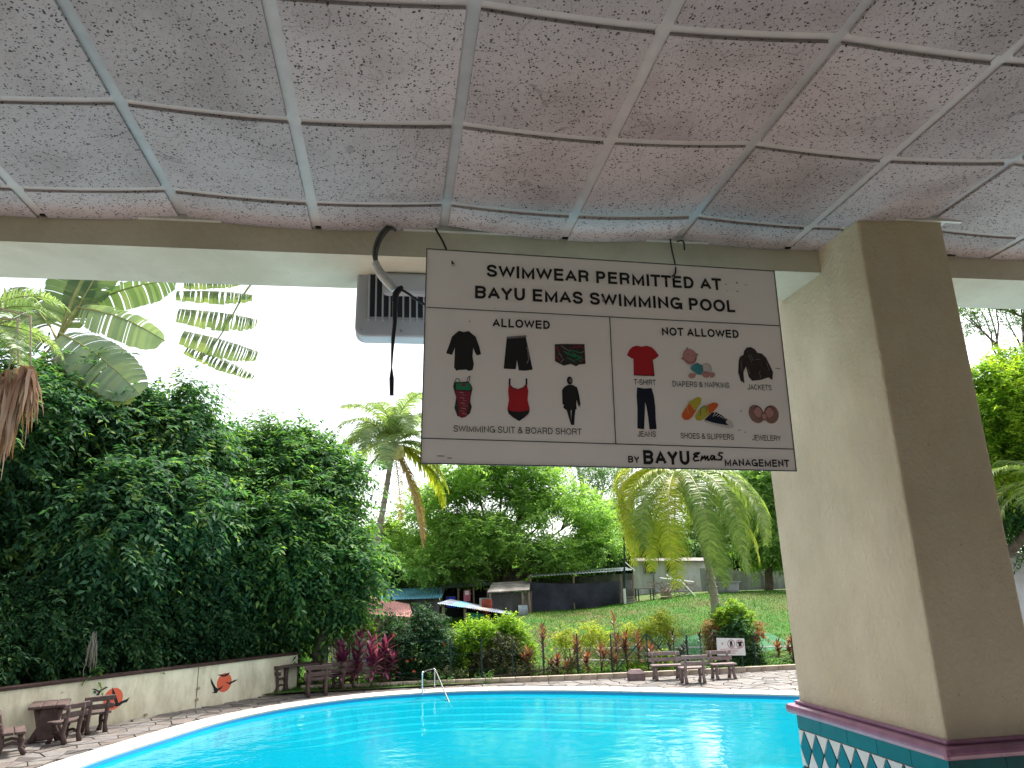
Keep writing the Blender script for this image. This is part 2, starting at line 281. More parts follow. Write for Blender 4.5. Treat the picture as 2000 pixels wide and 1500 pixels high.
def npmesh(name, V, Fq, mats, parent=None, mi=None, smooth=False):
    """V (n,3), Fq (m,k) numpy"""
    me = bpy.data.meshes.new(name); V = np.asarray(V, np.float32); Fq = np.asarray(Fq, np.int32); m, k = Fq.shape
    me.vertices.add(len(V)); me.vertices.foreach_set('co', V.ravel())
    me.loops.add(m*k); me.loops.foreach_set('vertex_index', Fq.ravel())
    me.polygons.add(m); me.polygons.foreach_set('loop_start', np.arange(0, m*k, k, dtype=np.int32)); me.polygons.foreach_set('loop_total', np.full(m, k, np.int32))
    if not isinstance(mats, (list, tuple)): mats = [mats]
    for q in mats: me.materials.append(MT[q] if isinstance(q, str) else q)
    if mi is not None: me.polygons.foreach_set('material_index', np.asarray(mi, np.int32))
    if smooth: me.polygons.foreach_set('use_smooth', np.ones(m, bool))
    me.update(calc_edges=True)
    return link(bpy.data.objects.new(name, me), parent)
def copy_tree(o, parent=None):
    c = o.copy(); COL.objects.link(c); c.parent = parent
    for ch in list(o.children): copy_tree(ch, c)
    return c
def unit(a): return a/np.maximum(np.linalg.norm(a, axis=-1, keepdims=True), 1e-9)
def leaf_arrays(P, D, Nn, L, W):
    """one folded diamond leaf per row"""
    D = unit(D); Sd = unit(np.cross(D, Nn)); Nn = np.cross(Sd, D)
    L = np.broadcast_to(L, (len(P),))[:, None]; W = np.broadcast_to(W, (len(P),))[:, None]
    mid = P+D*L*.45-Nn*W*.18
    a = P; b = mid+Sd*W*.5+Nn*W*.3; c = P+D*L-Nn*L*.12; d = mid-Sd*W*.5+Nn*W*.3
    V = np.stack([a, b, c, d], 1).reshape(-1, 3); i = np.arange(len(P))[:, None]*4
    return V, np.concatenate([i+[0, 1, 2], i+[0, 2, 3]], 1).reshape(-1, 3)
def sprays(clusters, n, k=12, twig=.7, L=.16, W=.07, flat=1., droop=.35, shell=.5, seed=1, out=.8):
    """leafy twigs through a crown made of ellipsoid clusters (centre, radius[, weight])"""
    g = np.random.default_rng(seed)
    C = np.array([tuple(c[0]) for c in clusters]); Rr = np.array([c[1] for c in clusters], float)
    wgt = Rr**2; ci = g.choice(len(C), n, p=wgt/wgt.sum())
    d = unit(g.normal(size=(n, 3))); rad = Rr[ci]*(shell+(1-shell)*g.random(n)**.5)
    rad = rad*np.where(g.random(n) < .09, 1.12+.3*g.random(n), 1.)     # stray shoots
    # lumpy radius so that the outline is uneven
    lump = 1+.16*np.sin(d[:, 0]*7+ci)*np.cos(d[:, 2]*6+ci*2)+.09*g.normal(size=n)
    off = d*(rad*lump)[:, None]; off[:, 2] *= flat
    P0 = C[ci]+off
    T = unit(d*out+g.normal(size=(n, 3))*.55+np.array([0, 0, .1-droop*.5])); 
    tl = twig*(.6+.7*g.random(n))
    t = (np.arange(k)+.5)/k
    P = P0[:, None, :]+T[:, None, :]*(t*1.)[None, :, None]*tl[:, None, None]
    P[:, :, 2] -= droop*(t**2)[None, :]*tl[:, None]
    side = unit(np.cross(T, np.array([0, 0, 1.])+g.normal(size=(n, 3))*.25))
    sg = np.where(np.arange(k) % 2 == 0, 1., -1.)
    D = side[:, None, :]*sg[None, :, None]*.85+T[:, None, :]*.5+g.normal(size=(n, k, 3))*.25
    D[:, :, 2] -= droop*1.1
    Nn = np.broadcast_to(np.array([0, 0, 1.]), D.shape)+g.normal(size=D.shape)*.35+T[:, None, :]*.3
    P = P.reshape(-1, 3); s = .7+.6*g.random(len(P))
    return leaf_arrays(P, D.reshape(-1, 3), Nn.reshape(-1, 3), L*s, W*s)
def lumps(clusters, k, seed):
    g = np.random.default_rng(seed+100); out = []
    for c, r in clusters:
        out.append((Vector(c), r*.72))
        for i in range(k+2):
            d = unit(g.normal(size=3)); q_ = g.uniform(.2, .5); out.append((Vector(c)+Vector(d)*r*(1.12-q_*.7), r*q_))
    return out
def crown(name, parent, clusters, n, m, lump=5, **kw):
    if lump: clusters = lumps(clusters, lump, kw.get('seed', 1))
    V, Fc = sprays(clusters, n, **kw)
    o = npmesh(name, V-np.array(parent.location), Fc, m, parent)
    return o
def branchy(a, b, r0, r1, wob=.12, k=6):
    a = Vector(a); b = Vector(b); L = (b-a).length
    pts = [a.lerp(b, i/(k-1))+Vector((random.uniform(-1, 1), random.uniform(-1, 1), 0))*wob*L*.2*math.sin(math.pi*i/(k-1)) for i in range(k)]
    return pts, [r0+(r1-r0)*i/(k-1) for i in range(k)]
def cl(lst):
    return [(at(px, py, Y), r) for px, py, Y, r in lst]
def tree(name, label, cat, base, top, r0, clusters, n, m, group=None, bark='bark', limbs=9, **kw):
    root = empty(name, base); tag(root, label, cat, group)
    mb = MB(); base = Vector(base); top = Vector(top)
    p, r = branchy(Vector((0, 0, -.2)), top-base, r0, r0*.6, .25, 8); mb.tube(p, r, 9)
    cs = sorted(clusters, key=lambda c: -c[1])[:limbs]
    for c, rad in cs:
        st = p[random.randint(4, 7)]; q, rr = branchy(st, Vector(c)-base, r0*.42, .02, .3, 7); mb.tube(q, rr, 6)
        for j in range(2):
            e = Vector(c)-base+Vector((random.uniform(-1, 1), random.uniform(-1, 1), random.uniform(-.4, .8)))*rad*.8
            q2, rr2 = branchy(q[4], e, r0*.2, .012, .3, 5); mb.tube(q2, rr2, 5)
    mb.build('trunk', bark, root, smooth=True)
    crown('crown', root, clusters, n, m, **kw)
    return root
def smooth(a, b, x):
    t = min(1, max(0, (x-a)/(b-a))); return t*t*(3-2*t)
def ground_z(x, y):
    s = smooth(24.3, 37, y)
    return .05+1.45*s+.6*smooth(8, 17, x)*smooth(27, 39, y)-.55*smooth(2, -4, x)*s+.05*noise.noise(Vector((x*.5, y*.5, 0)))
def catmull(pts, k=10, closed=True):
    n = len(pts); out = []
    for i in range(n if closed else n-1):
        g = lambda j: Vector(pts[j % n] if closed else pts[min(max(j, 0), n-1)])
        p0, p1, p2, p3 = g(i-1), g(i), g(i+1), g(i+2)
        for q in range(k):
            t = q/k; out.append(.5*((2*p1)+(p2-p0)*t+(2*p0-5*p1+4*p2-p3)*t*t+(3*p1-p0-3*p2+p3)*t**3))
    if not closed: out.append(Vector(pts[-1]))
    return out

# ================================================================== SETTING: ground, pool
B = MB(); B.add([(-240, -240, -1.8), (240, -240, -1.8), (240, 240, -1.8), (-240, 240, -1.8)], [(0, 1, 2, 3)])
tag(B.build('ground', 'base'), kind='structure')
# grassy slope beyond the pool
xs = np.linspace(-40, 60, 131); ys = np.concatenate([np.linspace(22.75, 45, 70), np.linspace(46, 140, 24)])
V = [(x, y, ground_z(x, y)) for y in ys for x in xs]; nx = len(xs)
Fq = [(j*nx+i, j*nx+i+1, (j+1)*nx+i+1, (j+1)*nx+i) for j in range(len(ys)-1) for i in range(nx-1)]
tag(npmesh('grass_slope', V, Fq, 'grassg', smooth=True), kind='structure')

POOL = [(-5.35, 12.8), (-5.13, 14.58), (-4.55, 16.4), (-3.7, 18.5), (-2.5, 20.1), (-.86, 21.15), (.9, 21.45), (2.6, 21.2), (4.5, 20.45), (6.28, 19.45), (7.9, 18.45), (9.39, 17.5), (12, 15.6), (14, 13), (14, 9), (11.5, 6.7), (6, 6), (0, 6), (-4, 7), (-5.2, 10)]
loop = catmull([Vector((x, y, 0)) for x, y in POOL], 8)
def offset(lp, d):      # + outward
    n = len(lp); out = []
    for i in range(n):
        t = (lp[(i+1) % n]-lp[i-1]).normalized(); nrm = Vector((t.y, -t.x, 0))
        out.append(lp[i]-nrm*d)
    return out
def inside(x, y, lp):
    c = False; n = len(lp)
    for i in range(n):
        a, b = lp[i], lp[i-1]
        if (a.y > y) != (b.y > y) and x < (b.x-a.x)*(y-a.y)/(b.y-a.y)+a.x: c = not c
    return c
# the pool runs clockwise in the list: outward is to the left of travel
outer = offset(loop, .72)
if inside(outer[0].x, outer[0].y, loop): offset_sign = -1; outer = offset(loop, -.72)
else: offset_sign = 1
def ring(B, la, za, lb, zb):
    n = len(la); B.add([(p.x, p.y, za) for p in la]+[(p.x, p.y, zb) for p in lb], [(i, (i+1) % n, n+(i+1) % n, n+i) for i in range(n)])
# basin: wall, five steps along the far side, floor
basin = MB(); prev = loop; z = -.02; n = len(loop)
ring(basin, loop, 0.0, loop, -.2)
z = -.2
for k in range(5):
    nxt = []
    for i, p in enumerate(loop):
        a = smooth(-4.6, -2.6, p.x)*smooth(9.5, 7, p.x)*(1 if p.y > 15 else 0)
        nxt.append((offset(loop, -offset_sign*(.02+.46*(k+1)*a))[i] if False else None, a))
    off = offset(loop, -offset_sign*1.0)
    cur = [loop[i].lerp(off[i], (.02+.42*(k+1)*nxt[i][1])) for i in range(n)]
    ring(basin, prev, z, cur, z); ring(basin, cur, z, cur, z-.1); z -= .1; prev = cur
ring(basin, prev, z, prev, -1.35)
basin.add([(p.x, p.y, -1.35) for p in prev], [tuple(range(n))])
pool = basin.build('pool_basin', 'basin'); tag(pool, kind='structure')
ln = MB(); ring(ln, offset(loop, -offset_sign*.012), -.005, offset(loop, -offset_sign*.012), -.05); ln.build('waterline_band', 'basin_line', pool)
sl_ = MB()      # dark nosing lines on the steps
prev = loop; z = -.2
off = offset(loop, -offset_sign*1.0)
for k in range(5):
    A = [smooth(-4.6, -2.6, p.x)*smooth(9.5, 7, p.x)*(1 if p.y > 15 else 0) for p in loop]
    c1 = [loop[i].lerp(off[i], .02+.42*(k+1)*A[i]) for i in range(n)]; c0 = [loop[i].lerp(off[i], .02+.42*(k+1)*A[i]-.06) for i in range(n)]
    idx = [i for i in range(n) if A[i] > .3 and A[(i+1) % n] > .3]
    for i in idx:
        j = (i+1) % n
        sl_.add([(c0[i].x, c0[i].y, z+.004), (c1[i].x, c1[i].y, z+.004), (c1[j].x, c1[j].y, z+.004), (c0[j].x, c0[j].y, z+.004)], [(0, 1, 2, 3)])
    z -= .1
sl_.build('step_nosing', mat('nosing_blue', (.0, .06, .16), .5), pool)
B = MB(); B.add([(p.x, p.y, -.07) for p in offset(loop, -offset_sign*.001)], [tuple(range(n))]); tag(B.build('pool_water', 'water'), kind='structure')
# coping
B = MB(); ring(B, outer, -.1, outer, .035); ring(B, outer, .035, loop, .035); ring(B, loop, .035, loop, .0)
cop = B.build('pool_coping', 'coping'); tag(cop, kind='structure')
# coping joints: slabs told apart by thin gaps
jb = MB()
for i in range(0, n, 2):
    a, b = loop[i], outer[i]; t = (b-a).normalized(); s_ = Vector((-t.y, t.x, 0))*.006
    jb.add([a-s_+Vector((0, 0, .038)), b-s_+Vector((0, 0, .038)), b+s_+Vector((0, 0, .038)), a+s_+Vector((0, 0, .038))], [(0, 1, 2, 3)])
jb.build('joint', 'mortar', cop)
# deck slab with the pool cut out: ring from the coping to a far rectangle
WALL = [Vector((-11.2, 12.6, 0)), Vector((-7.85, 17.4, 0)), Vector((-2.75, 23.75, 0))]
deckout = [None]*n; ctr = Vector((3.5, 14, 0))
B = MB()
big = []
for p in outer:
    d = (p-ctr).normalized(); big.append(ctr+d*40)
def clipdeck(p):
    return p
ring(B, offset(loop, offset_sign*.5), -.03, [Vector((min(28, max(-14, p.x)), min(22.9, max(4.1, p.y)), 0)) for p in big], -.03)
deck = B.build('pool_deck', 'mortar'); tag(deck, kind='structure')
# crazy paving
def wall_side(x, y):       # distance to the pool side of the left wall line (positive = deck)
    a, b = (WALL[0], WALL[1]) if y < 17.4 else (WALL[1], WALL[2])
    d = (b-a).normalized(); return (x-a.x)*d.y-(y-a.y)*d.x
cs = .37; stones = []
NX, NY = int(40/cs), int(20/cs)
jit = {}
def corner(i, j):
    if (i, j) not in jit: jit[i, j] = (-13+i*cs+random.uniform(-.13, .13)+(j % 2)*.15, 4.3+j*cs+random.uniform(-.13, .13))
    return jit[i, j]
for i in range(NX):
    for j in range(NY):
        q = [corner(i, j), corner(i+1, j), corner(i+1, j+1), corner(i, j+1)]
        cx = sum(a for a, b in q)/4; cy = sum(b for a, b in q)/4
        if wall_side(cx, cy) < .0 or cy > 22.85+0*cx: continue
        if inside(cx, cy, outer): continue
        if cy < 9.5: continue
        polys = [q] if random.random() > .3 else [[q[0], q[1], q[2]], [q[0], q[2], q[3]]]
        for pl in polys:
            mx_ = sum(a for a, b in pl)/len(pl); my_ = sum(b for a, b in pl)/len(pl)
            pl2 = []
            for a in range(len(pl)):
                x, y = pl[a]; L = math.hypot(x-mx_, y-my_); f = 1-.02/max(L, .05)
                pl2.append((mx_+(x-mx_)*f, my_+(y-my_)*f))
            stones.append((mx_, my_, pl2))
def vis(x, y):
    d = Vector((x, y, 0))-CAM; zz = d.dot(fw)
    if zz < 1: return False
    u = 1000+F*d.dot(r2)/zz; v = 750-F*d.dot(u2)/zz
    return -10 < u < 1560 and v < 1510
stones.sort(key=lambda s: (0 if vis(s[0], s[1]) else 1, s[0]**2+s[1]**2))
rest = {}
for k, (x, y, pl) in enumerate(stones):
    top = .004+random.uniform(0, .012); mi = random.choices(range(5), (4, 4, 2, 2, 3))[0]
    tgt = MB() if k < 300 else rest.setdefault(0, MB())
    if k >= 300: tgt.m = mi
    tilt = random.uniform(-.012, .012)
    nn = len(pl)
    tgt.add([(a, b, -.03) for a, b in pl]+[(a, b, top+(a-x)*tilt) for a, b in pl], [tuple(range(nn, 2*nn))]+[(q, (q+1) % nn, nn+(q+1) % nn, nn+q) for q in range(nn)])
    if k < 300: tgt.build('paving_stone', STONES[mi], deck)
o = rest[0].build('paving_stones', STONES, deck); tag(o, kind='stuff')
# curb between deck and planting, made of blocks
CURB = [(-2.6, 23.55), (.9, 23.15), (3.6, 22.85), (6.5, 22.6), (9.3, 22.45), (12.3, 22.4), (18, 22.2), (26, 22)]
cp = catmull([Vector((x, y, 0)) for x, y in CURB], 6, False)
curb = empty('curb'); tag(curb, kind='structure')
for a, b in zip(cp[:-1], cp[1:]):
    d = b-a; L = d.length; nb = max(1, round(L/.8))
    for q in range(nb):
        c = a.lerp(b, (q+.5)/nb); MB().box((0, 0, 0), (L/nb-.012, .18, .16)).build('kerb_block', 'curb', curb, bevel=.015, loc=(c.x, c.y, .07)).rotation_euler.z = math.atan2(d.y, d.x)+random.uniform(-.01, .01)
B = MB()   # strip of deck mortar up to the curb
B.add([(-2.9, 22.6, -.026), (26, 22.6, -.026), (26, 22.0, -.026), (9, 22.5, -.026), (3.6, 22.8, -.026), (-2.6, 23.6, -.026)], [(0, 5, 4, 3, 2, 1)])
B.add([(-3, 22, -.031), (27, 21, -.031), (27, 23.5, -.031), (-3, 24.5, -.031)], [(0, 1, 2, 3)])
tag(B.build('pavement', 'mortar'), kind='structure')

# ================================================================== left garden wall and raised bed
wall = empty('garden_wall', (-7.85, 17.4, 0)); tag(wall, 'long low cream garden wall with dark brown coping and painted gulls, under the dense trees', 'wall')
W0 = Vector(wall.location)
for (a, b) in ((WALL[0], WALL[1]), (WALL[1], WALL[2])):
    d = (b-a); L = d.length; ang = math.atan2(d.y, d.x); rot = Matrix.Rotation(ang, 3, 'Z'); nrm = rot @ Vector((0, 1, 0)); c = (a+b)/2+nrm*.1-W0
    B = MB(); B.box((c.x, c.y, .48), (L, .2, 1.02), rot); B.build('wall_panel', 'wallp', wall)
    B = MB(); B.box((c.x, c.y, 1.025), (L+.02, .28, .07), rot); B.build('wall_coping', 'cap', wall, bevel=.01)
wa, wb = WALL[1], WALL[2]; wd = (wb-wa).normalized(); wn = Vector((wd.y, -wd.x, 0))
if wn.y > 0: wn = -wn
def on_wall(px, py):
    d = ray(px, py); t = (wa-CAM).dot(wn)/d.dot(wn); p = CAM+d*t; return (p-wa).dot(wd), p.z
def wall_poly(name, pts, m, h):
    # flat paint on the wall face: pts in wall coordinates (along, up)
    vs = [wa+wd*s+Vector((0, 0, z))+wn*h-W0 for s, z in pts]
    B = MB(); B.add(vs, [tuple(range(len(vs)))]); return B.build(name, m, wall)
for px, py, r in ((221, 1365, .235), (438, 1333, .235)):
    s, z = on_wall(px, py); wall_poly('painted_sun', [(s+r*math.cos(a*math.pi/16), z+r*math.sin(a*math.pi/16)) for a in range(32)], 'muralr', .003)
BIRDS = [  # outlines in px of the photo region, traced gull shapes
 [(219, 1342), (224, 1352), (229, 1366), (231, 1373), (238, 1369), (246, 1366), (253, 1362), (248, 1371), (240, 1373), (234, 1378), (228, 1380), (217, 1377), (225, 1375), (222, 1365), (219, 1354)],
 [(178, 1346), (185, 1345), (193, 1349), (200, 1345), (207, 1341), (211, 1342), (204, 1346), (197, 1350), (193, 1358), (187, 1358), (192, 1352), (186, 1348)],
 [(411, 1323), (416, 1333), (421, 1342), (425, 1345), (431, 1342), (436, 1338), (432, 1345), (426, 1349), (423, 1354), (413, 1353), (418, 1351), (417, 1345), (412, 1334)],
 [(424, 1318), (432, 1317), (437, 1318), (443, 1315), (449, 1313), (446, 1318), (441, 1321), (435, 1322), (431, 1320)],
 [(440, 1332), (447, 1333), (452, 1331), (458, 1328), (464, 1327), (459, 1331), (453, 1334), (449, 1337), (445, 1335)]]
for bd in BIRDS:
    wall_poly('painted_gull', [on_wall(*p) for p in bd], 'muralb', .006)
s0, z0 = on_wall(385, 1340); B = MB(); c = wa+wd*s0+wn*.004-W0
B.box((c.x, c.y, .5), (.012, .012, .96), Matrix.Rotation(math.atan2(wd.y, wd.x), 3, 'Z')); B.build('expansion_joint', 'grout', wall)
for px, py in ((386, 1344), (383, 1366), (283, 1396)):
    s, z = on_wall(px, py); c = wa+wd*s-W0; MB().tube([c+Vector((0, 0, z)), c+wn*.06+Vector((0, 0, z))], .035, 8).build('drain_stub', 'curb', wall)
# raised bed behind the wall
B = MB(); a, b = WALL[0]-wn*.2, WALL[1]-wn*.2; c = WALL[2]-wn*.2
B.add([(a.x, a.y, .93), (b.x, b.y, .93), (c.x, c.y, .93), (c.x-2, 40, 1.2), (-45, 40, 1.3), (-45, 12, 1.1)], [(0, 1, 2, 3, 4, 5)])
tag(B.build('raised_bed', 'soil'), kind='structure')

# ================================================================== pavilion
pf = MB(); pf.box((2, -.9, .95), (26, 10.2, .3)); pf.box((2, -.9, -.55), (25.8, 10, 2.5)); tag(pf.build('pavilion_floor', 'floor'), kind='structure')
B = MB(); B.box((8.5, -6.0, 2.8), (13, .2, 3.4)); tag(B.build('back_wall', 'backwall'), kind='structure')
B = MB(); B.box((-4.5, -6.0, 1.55), (13, .2, .9)); tag(B.build('low_wall_for_light', 'backwall'), kind='structure')  # unseen; this half is kept low so light from behind reaches the notice
B = MB(); B.box((4.4, -2.5, 2.8), (.2, 6.8, 3.4)); tag(B.build('added_light_block', 'backwall'), kind='structure')  # unseen wall added to block light from the right on the column front
B = MB(); B.box((2, -1.35, 4.75), (26.4, 10.0, .4)); tag(B.build('roof', 'concrete'), kind='structure')
ceil = MB().box((2, -1.35, 4.50), (26, 9.2, .02)).build('ceiling', 'plenum'); tag(ceil, kind='structure')
# ceiling grid: 0.6 m module, fitted main runners at x0 + 1.2 k, cross tees sagging between them
CZ = 4.40; X0 = .2228-.6*2; Y0 = 1.8134; SAG = .030; GAP = .046
def sag(t): return SAG*math.sin(math.pi/2*t)**.9 if t > 0 else 0
def tile_mesh(mirror, y0, y1):
    k = 8; vs = []; fs = []
    for i in range(k+1):
        x = -.3+GAP/2+(.6-GAP)*i/k; t = (x+.3)/.6
        if mirror: t = 1-t
        z = -sag(t)
        for y in (y0, y1):
            vs.append((x, y, z)); vs.append((x, y, z+.016))
    for i in range(k):
        b = i*4; fs += [(b, b+2, b+6, b+4), (b+1, b+5, b+7, b+3), (b, b+4, b+5, b+1), (b+2, b+3, b+7, b+6)]
    fs += [(0, 1, 3, 2), (k*4, k*4+2, k*4+3, k*4+1)]
    me = bpy.data.meshes.new('ceiling_tile'); me.from_pydata(vs, [], fs); me.materials.append(MT['tile']); me.update(); return me
h = .3-GAP/2
tm = {(m, c): tile_mesh(m, -h, h if not c else -.3+.256-.002) for m in (0, 1) for c in (0, 1)}
broken = tm[0, 1].copy()       # one edge tile is snapped off at a slant and leaves a dark gap
for v in broken.vertices:
    if v.co.y > -.1: v.co.y -= .05*max(0, (.22-v.co.x)/.5)
def tee_mesh(mirror):
    k = 8; B = MB()
    for i in range(k):
        xa, xb = -.3+.6*i/k, -.3+.6*(i+1)/k; ta, tb = i/k, (i+1)/k
        if mirror: ta, tb = 1-ta, 1-tb
        za, zb = -sag(ta), -sag(tb); w_ = GAP/2+.006
        B.add([(xa, -w_, za), (xa, w_, za), (xb, w_, zb), (xb, -w_, zb)], [(0, 1, 2, 3)])
    me = bpy.data.meshes.new('cross_tee'); me.from_pydata(B.v, [], B.f); me.materials.append(MT['tee']); me.update(); return me
tees = [tee_mesh(0), tee_mesh(1)]
for i in range(-5, 11):
    mir = i % 2         # even i: main runner on the left of the tile
    for j in range(-6, 3):
        o = bpy.data.objects.new('ceiling_tile', broken if (i, j) == (2, 2) else tm[mir, int(j == 2)]); link(o, ceil)
        o.location = (X0+.6*i+.3, Y0+.6*j+.3, CZ+random.uniform(-.0015, .0015))
        o.rotation_euler = (random.uniform(-.003, .003), 0, random.uniform(-.002, .002))
        t = bpy.data.objects.new('cross_tee', tees[mir]); link(t, ceil); t.location = (X0+.6*i+.3, Y0+.6*j, CZ+.013)
for i in range(-5, 12):
    x = X0+.6*i; main = i % 2 == 0
    B = MB(); zz = CZ+.0105 if main else CZ-SAG+.0095
    B.box((x, (Y0-3.6+3.262)/2, zz+.004), (GAP+(.0 if main else .004), 3.262-Y0+3.6, .008)); B.build('main_runner' if main else 'secondary_runner', 'runner' if main else 'tee', ceil)
# beam with trim, column
by0, by1, bz = 3.27, 3.68, 4.25
B = MB(); B.box((2, (by0+by1)/2, 4.6), (26, by1-by0, .7)); beam = B.build('beam', 'beam'); tag(beam, 'cream concrete edge beam running along the front of the ceiling over the pool side', 'beam')
B = MB(); B.box((-5.5, by0-.012, CZ+.0), (15.3, .022, .03)); B.build('edge_trim', 'trim', beam)
B = MB(); B.box((8.8, by0-.012, CZ+.0), (12.2, .022, .03)); B.build('edge_trim', 'trim', beam)
# black bits of grid ends
for x, y in ((X0-.6, 3.25), (X0+.6, 3.25), (X0+3*.6, 3.25), (X0+5*.6, 3.25), (X0+6*.6+.35, 3.25)):
    MB().box((x+.02, y, CZ-.022), (.05, .014, .012)).build('clip', 'void', beam)
CX0, CX1, CY0, CY1 = 2.215, 2.68, 2.925, 4.06
col = empty('column', ((CX0+CX1)/2, (CY0+CY1)/2, 1.1)); tag(col, 'thick cream stucco pavilion column with maroon ledge and tiled base, right of the hanging notice', 'column')
cc = Vector(col.location)
def cbox(name, x0, x1, y0, y1, z0, z1, m, bevel=0, par=None):
    return MB().box(((x0+x1)/2-cc.x, (y0+y1)/2-cc.y, (z0+z1)/2-cc.z), (x1-x0, y1-y0, z1-z0)).build(name, m, par or col, bevel=bevel)
LZ = 2.035
cbox('shaft', CX0, CX1, CY0, CY1, LZ-.02, 4.49, 'stucco', .012)
cbox('tiled_base', CX0-.012, CX1+.012, CY0-.012, CY1+.012, 1.1, LZ-.03, 'grout')
cbox('ledge', CX0-.06, CX1+.06, CY0-.06, CY1+.06, LZ-.05, LZ, 'ledge', .02)
cbox('ledge_fillet', CX0-.02, CX1+.02, CY0-.02, CY1+.02, LZ, LZ+.018, 'ledge', .008)
cbox('trim', CX0-.02, CX0-.002, CY0-.02, by0, CZ-.018, CZ+.012, 'trim')
cbox('trim', CX0-.02, CX1+.1, CY0-.02, CY0-.002, CZ-.018, CZ+.012, 'trim')
cbox('trim', CX1+.002, CX1+.02, CY0-.0, by0, CZ-.018, CZ+.012, 'trim')
# tiles on the base: faces x=CX0 (left) and y=CY0 (front)
def faceM(face):
    if face == 'L': return Matrix(((0, 0, -1, CX0-.012-cc.x), (-1, 0, 0, CY1+.012-cc.y), (0, 1, 0, -cc.z), (0, 0, 0, 1))), CY1-CY0+.024
    return Matrix(((1, 0, 0, CX0-.012-cc.x), (0, 0, -1, CY0-.012-cc.y), (0, 1, 0, -cc.z), (0, 0, 0, 1))), CX1-CX0+.024
gp = .003
def tri_shrink(p, g=gp):
    mx_ = sum(a for a, b in p)/len(p); my_ = sum(b for a, b in p)/len(p)
    return [(mx_+(a-mx_)*(1-g*2.4/max(math.hypot(a-mx_, b-my_), .02)), my_+(b-my_)*(1-g*2.4/max(math.hypot(a-mx_, b-my_), .02))) for a, b in p]
for face in 'LF':
    Mx, wdt = faceM(face)
    t0 = LZ-.055; t1 = t0-.07; t2 = t1-.185; nb = 5 if face == 'L' else 2
    for k in range(nb):
        a, b = wdt*k/nb, wdt*(k+1)/nb
        MB().prism([(a+gp/2, t1+gp/2), (b-gp/2, t1+gp/2), (b-gp/2, t0), (a+gp/2, t0)], 0, .007, Mx).build('teal_tile', 'teal', col)
    nd = 10 if face == 'L' else 4; pw = wdt/nd; mid = (t1+t2)/2
    for k in range(nd):
        x0, x1 = k*pw, (k+1)*pw; xc = (x0+x1)/2
        MB().prism(tri_shrink([(x0, mid), (xc, t2), (x1, mid), (xc, t1)]), 0, .0075, Mx).build('diamond_tile', 'dteal', col)
    for k in range(nd+1):
        xc = k*pw; l, r_ = max(0, xc-pw/2), min(wdt, xc+pw/2)
        if l < xc or r_ > xc:
            MB().prism(tri_shrink([(xc, mid), (r_, t1), (l, t1)] if l < r_ else [(0, 0)]*3), 0, .007, Mx).build('white_tile', 'white_tile', col)
            MB().prism(tri_shrink([(l, t2), (r_, t2), (xc, mid)]), 0, .007, Mx).build('white_tile', 'white_tile', col)
    rows = [t2-.02, t2-.13, t2-.24, t2-.35]
    nn = 10 if face == 'L' else 4; pw = wdt/nn
    MB().prism([(0, t2-.018), (wdt, t2-.018), (wdt, t2-.003), (0, t2-.003)], 0, .008, Mx).build('border_tile', 'teal', col)
    for za, zb in zip(rows[:-1], rows[1:]):
        for k in range(nn):
            MB().prism([(k*pw+gp/2, zb+gp/2), ((k+1)*pw-gp/2, zb+gp/2), ((k+1)*pw-gp/2, za-gp/2), (k*pw+gp/2, za-gp/2)], 0, .007, Mx).build('blue_tile', 'blue_tile', col)
# ================================================================== the hanging notice
SC = Vector((.985, 3.12, 3.70)); SW, SH = 1.72, 1.0
sign = empty('notice_board', SC); sign.rotation_euler = (0, R(1.5), 0)
tag(sign, 'white swimwear rules notice hanging on black cords in front of the column', 'sign')
MB().box((0, .003, 0), (SW, .004, SH)).build('board', 'sign', sign)
eb = MB()
for c, d in (((0, .002, SH/2+.001), (SW+.006, .008, .004)), ((0, .002, -SH/2-.001), (SW+.006, .008, .004)), ((-SW/2-.001, .002, 0), (.004, .008, SH)), ((SW/2+.001, .002, 0), (.004, .008, SH))): eb.box(c, d)
eb.build('edging', 'edge', sign)
# homography: photo pixels of the board's four corners -> board metres
src = [(835, 487), (1517, 530), (1552, 922), (820, 900)]; dst = [(-SW/2, SH/2), (SW/2, SH/2), (SW/2, -SH/2), (-SW/2, -SH/2)]
A = []; bb = []
for (x, y), (u, v) in zip(src, dst):
    A += [[x, y, 1, 0, 0, 0, -u*x, -u*y], [0, 0, 0, x, y, 1, -v*x, -v*y]]; bb += [u, v]
H = np.append(np.linalg.solve(np.array(A, float), np.array(bb, float)), 1).reshape(3, 3)
def sp(x, y):
    q = H @ np.array([x, y, 1.]); return q[0]/q[2], q[1]/q[2]
def spL(X, Y): return sp(810+X*.3, 480+Y*.3)
def spR(X, Y): return sp(1180+X*.3, 480+Y*.3)
LAY = [0]
def flat(name, pts, m, lay=1, label=None):
    B = MB(); B.add([(x, -.0012*lay+.0005, z) for x, z in pts], [tuple(range(len(pts)))])
    o = B.build(name, m, sign)
    return o
def stroke(name, pts, wd_, m, lay=2):
    B = MB()
    for (x0, z0), (x1, z1) in zip(pts[:-1], pts[1:]):
        d = Vector((x1-x0, z1-z0)); L = d.length or 1e-6; nx_, nz_ = -d.y/L*wd_/2, d.x/L*wd_/2; e = d/L*wd_*.3
        B.add([(x0-e.x+nx_, -.0012*lay, z0-e.y+nz_), (x0-e.x-nx_, -.0012*lay, z0-e.y-nz_), (x1+e.x-nx_, -.0012*lay, z1+e.y-nz_), (x1+e.x+nx_, -.0012*lay, z1+e.y+nz_)], [(0, 1, 2, 3)])
    return B.build(name, m, sign)
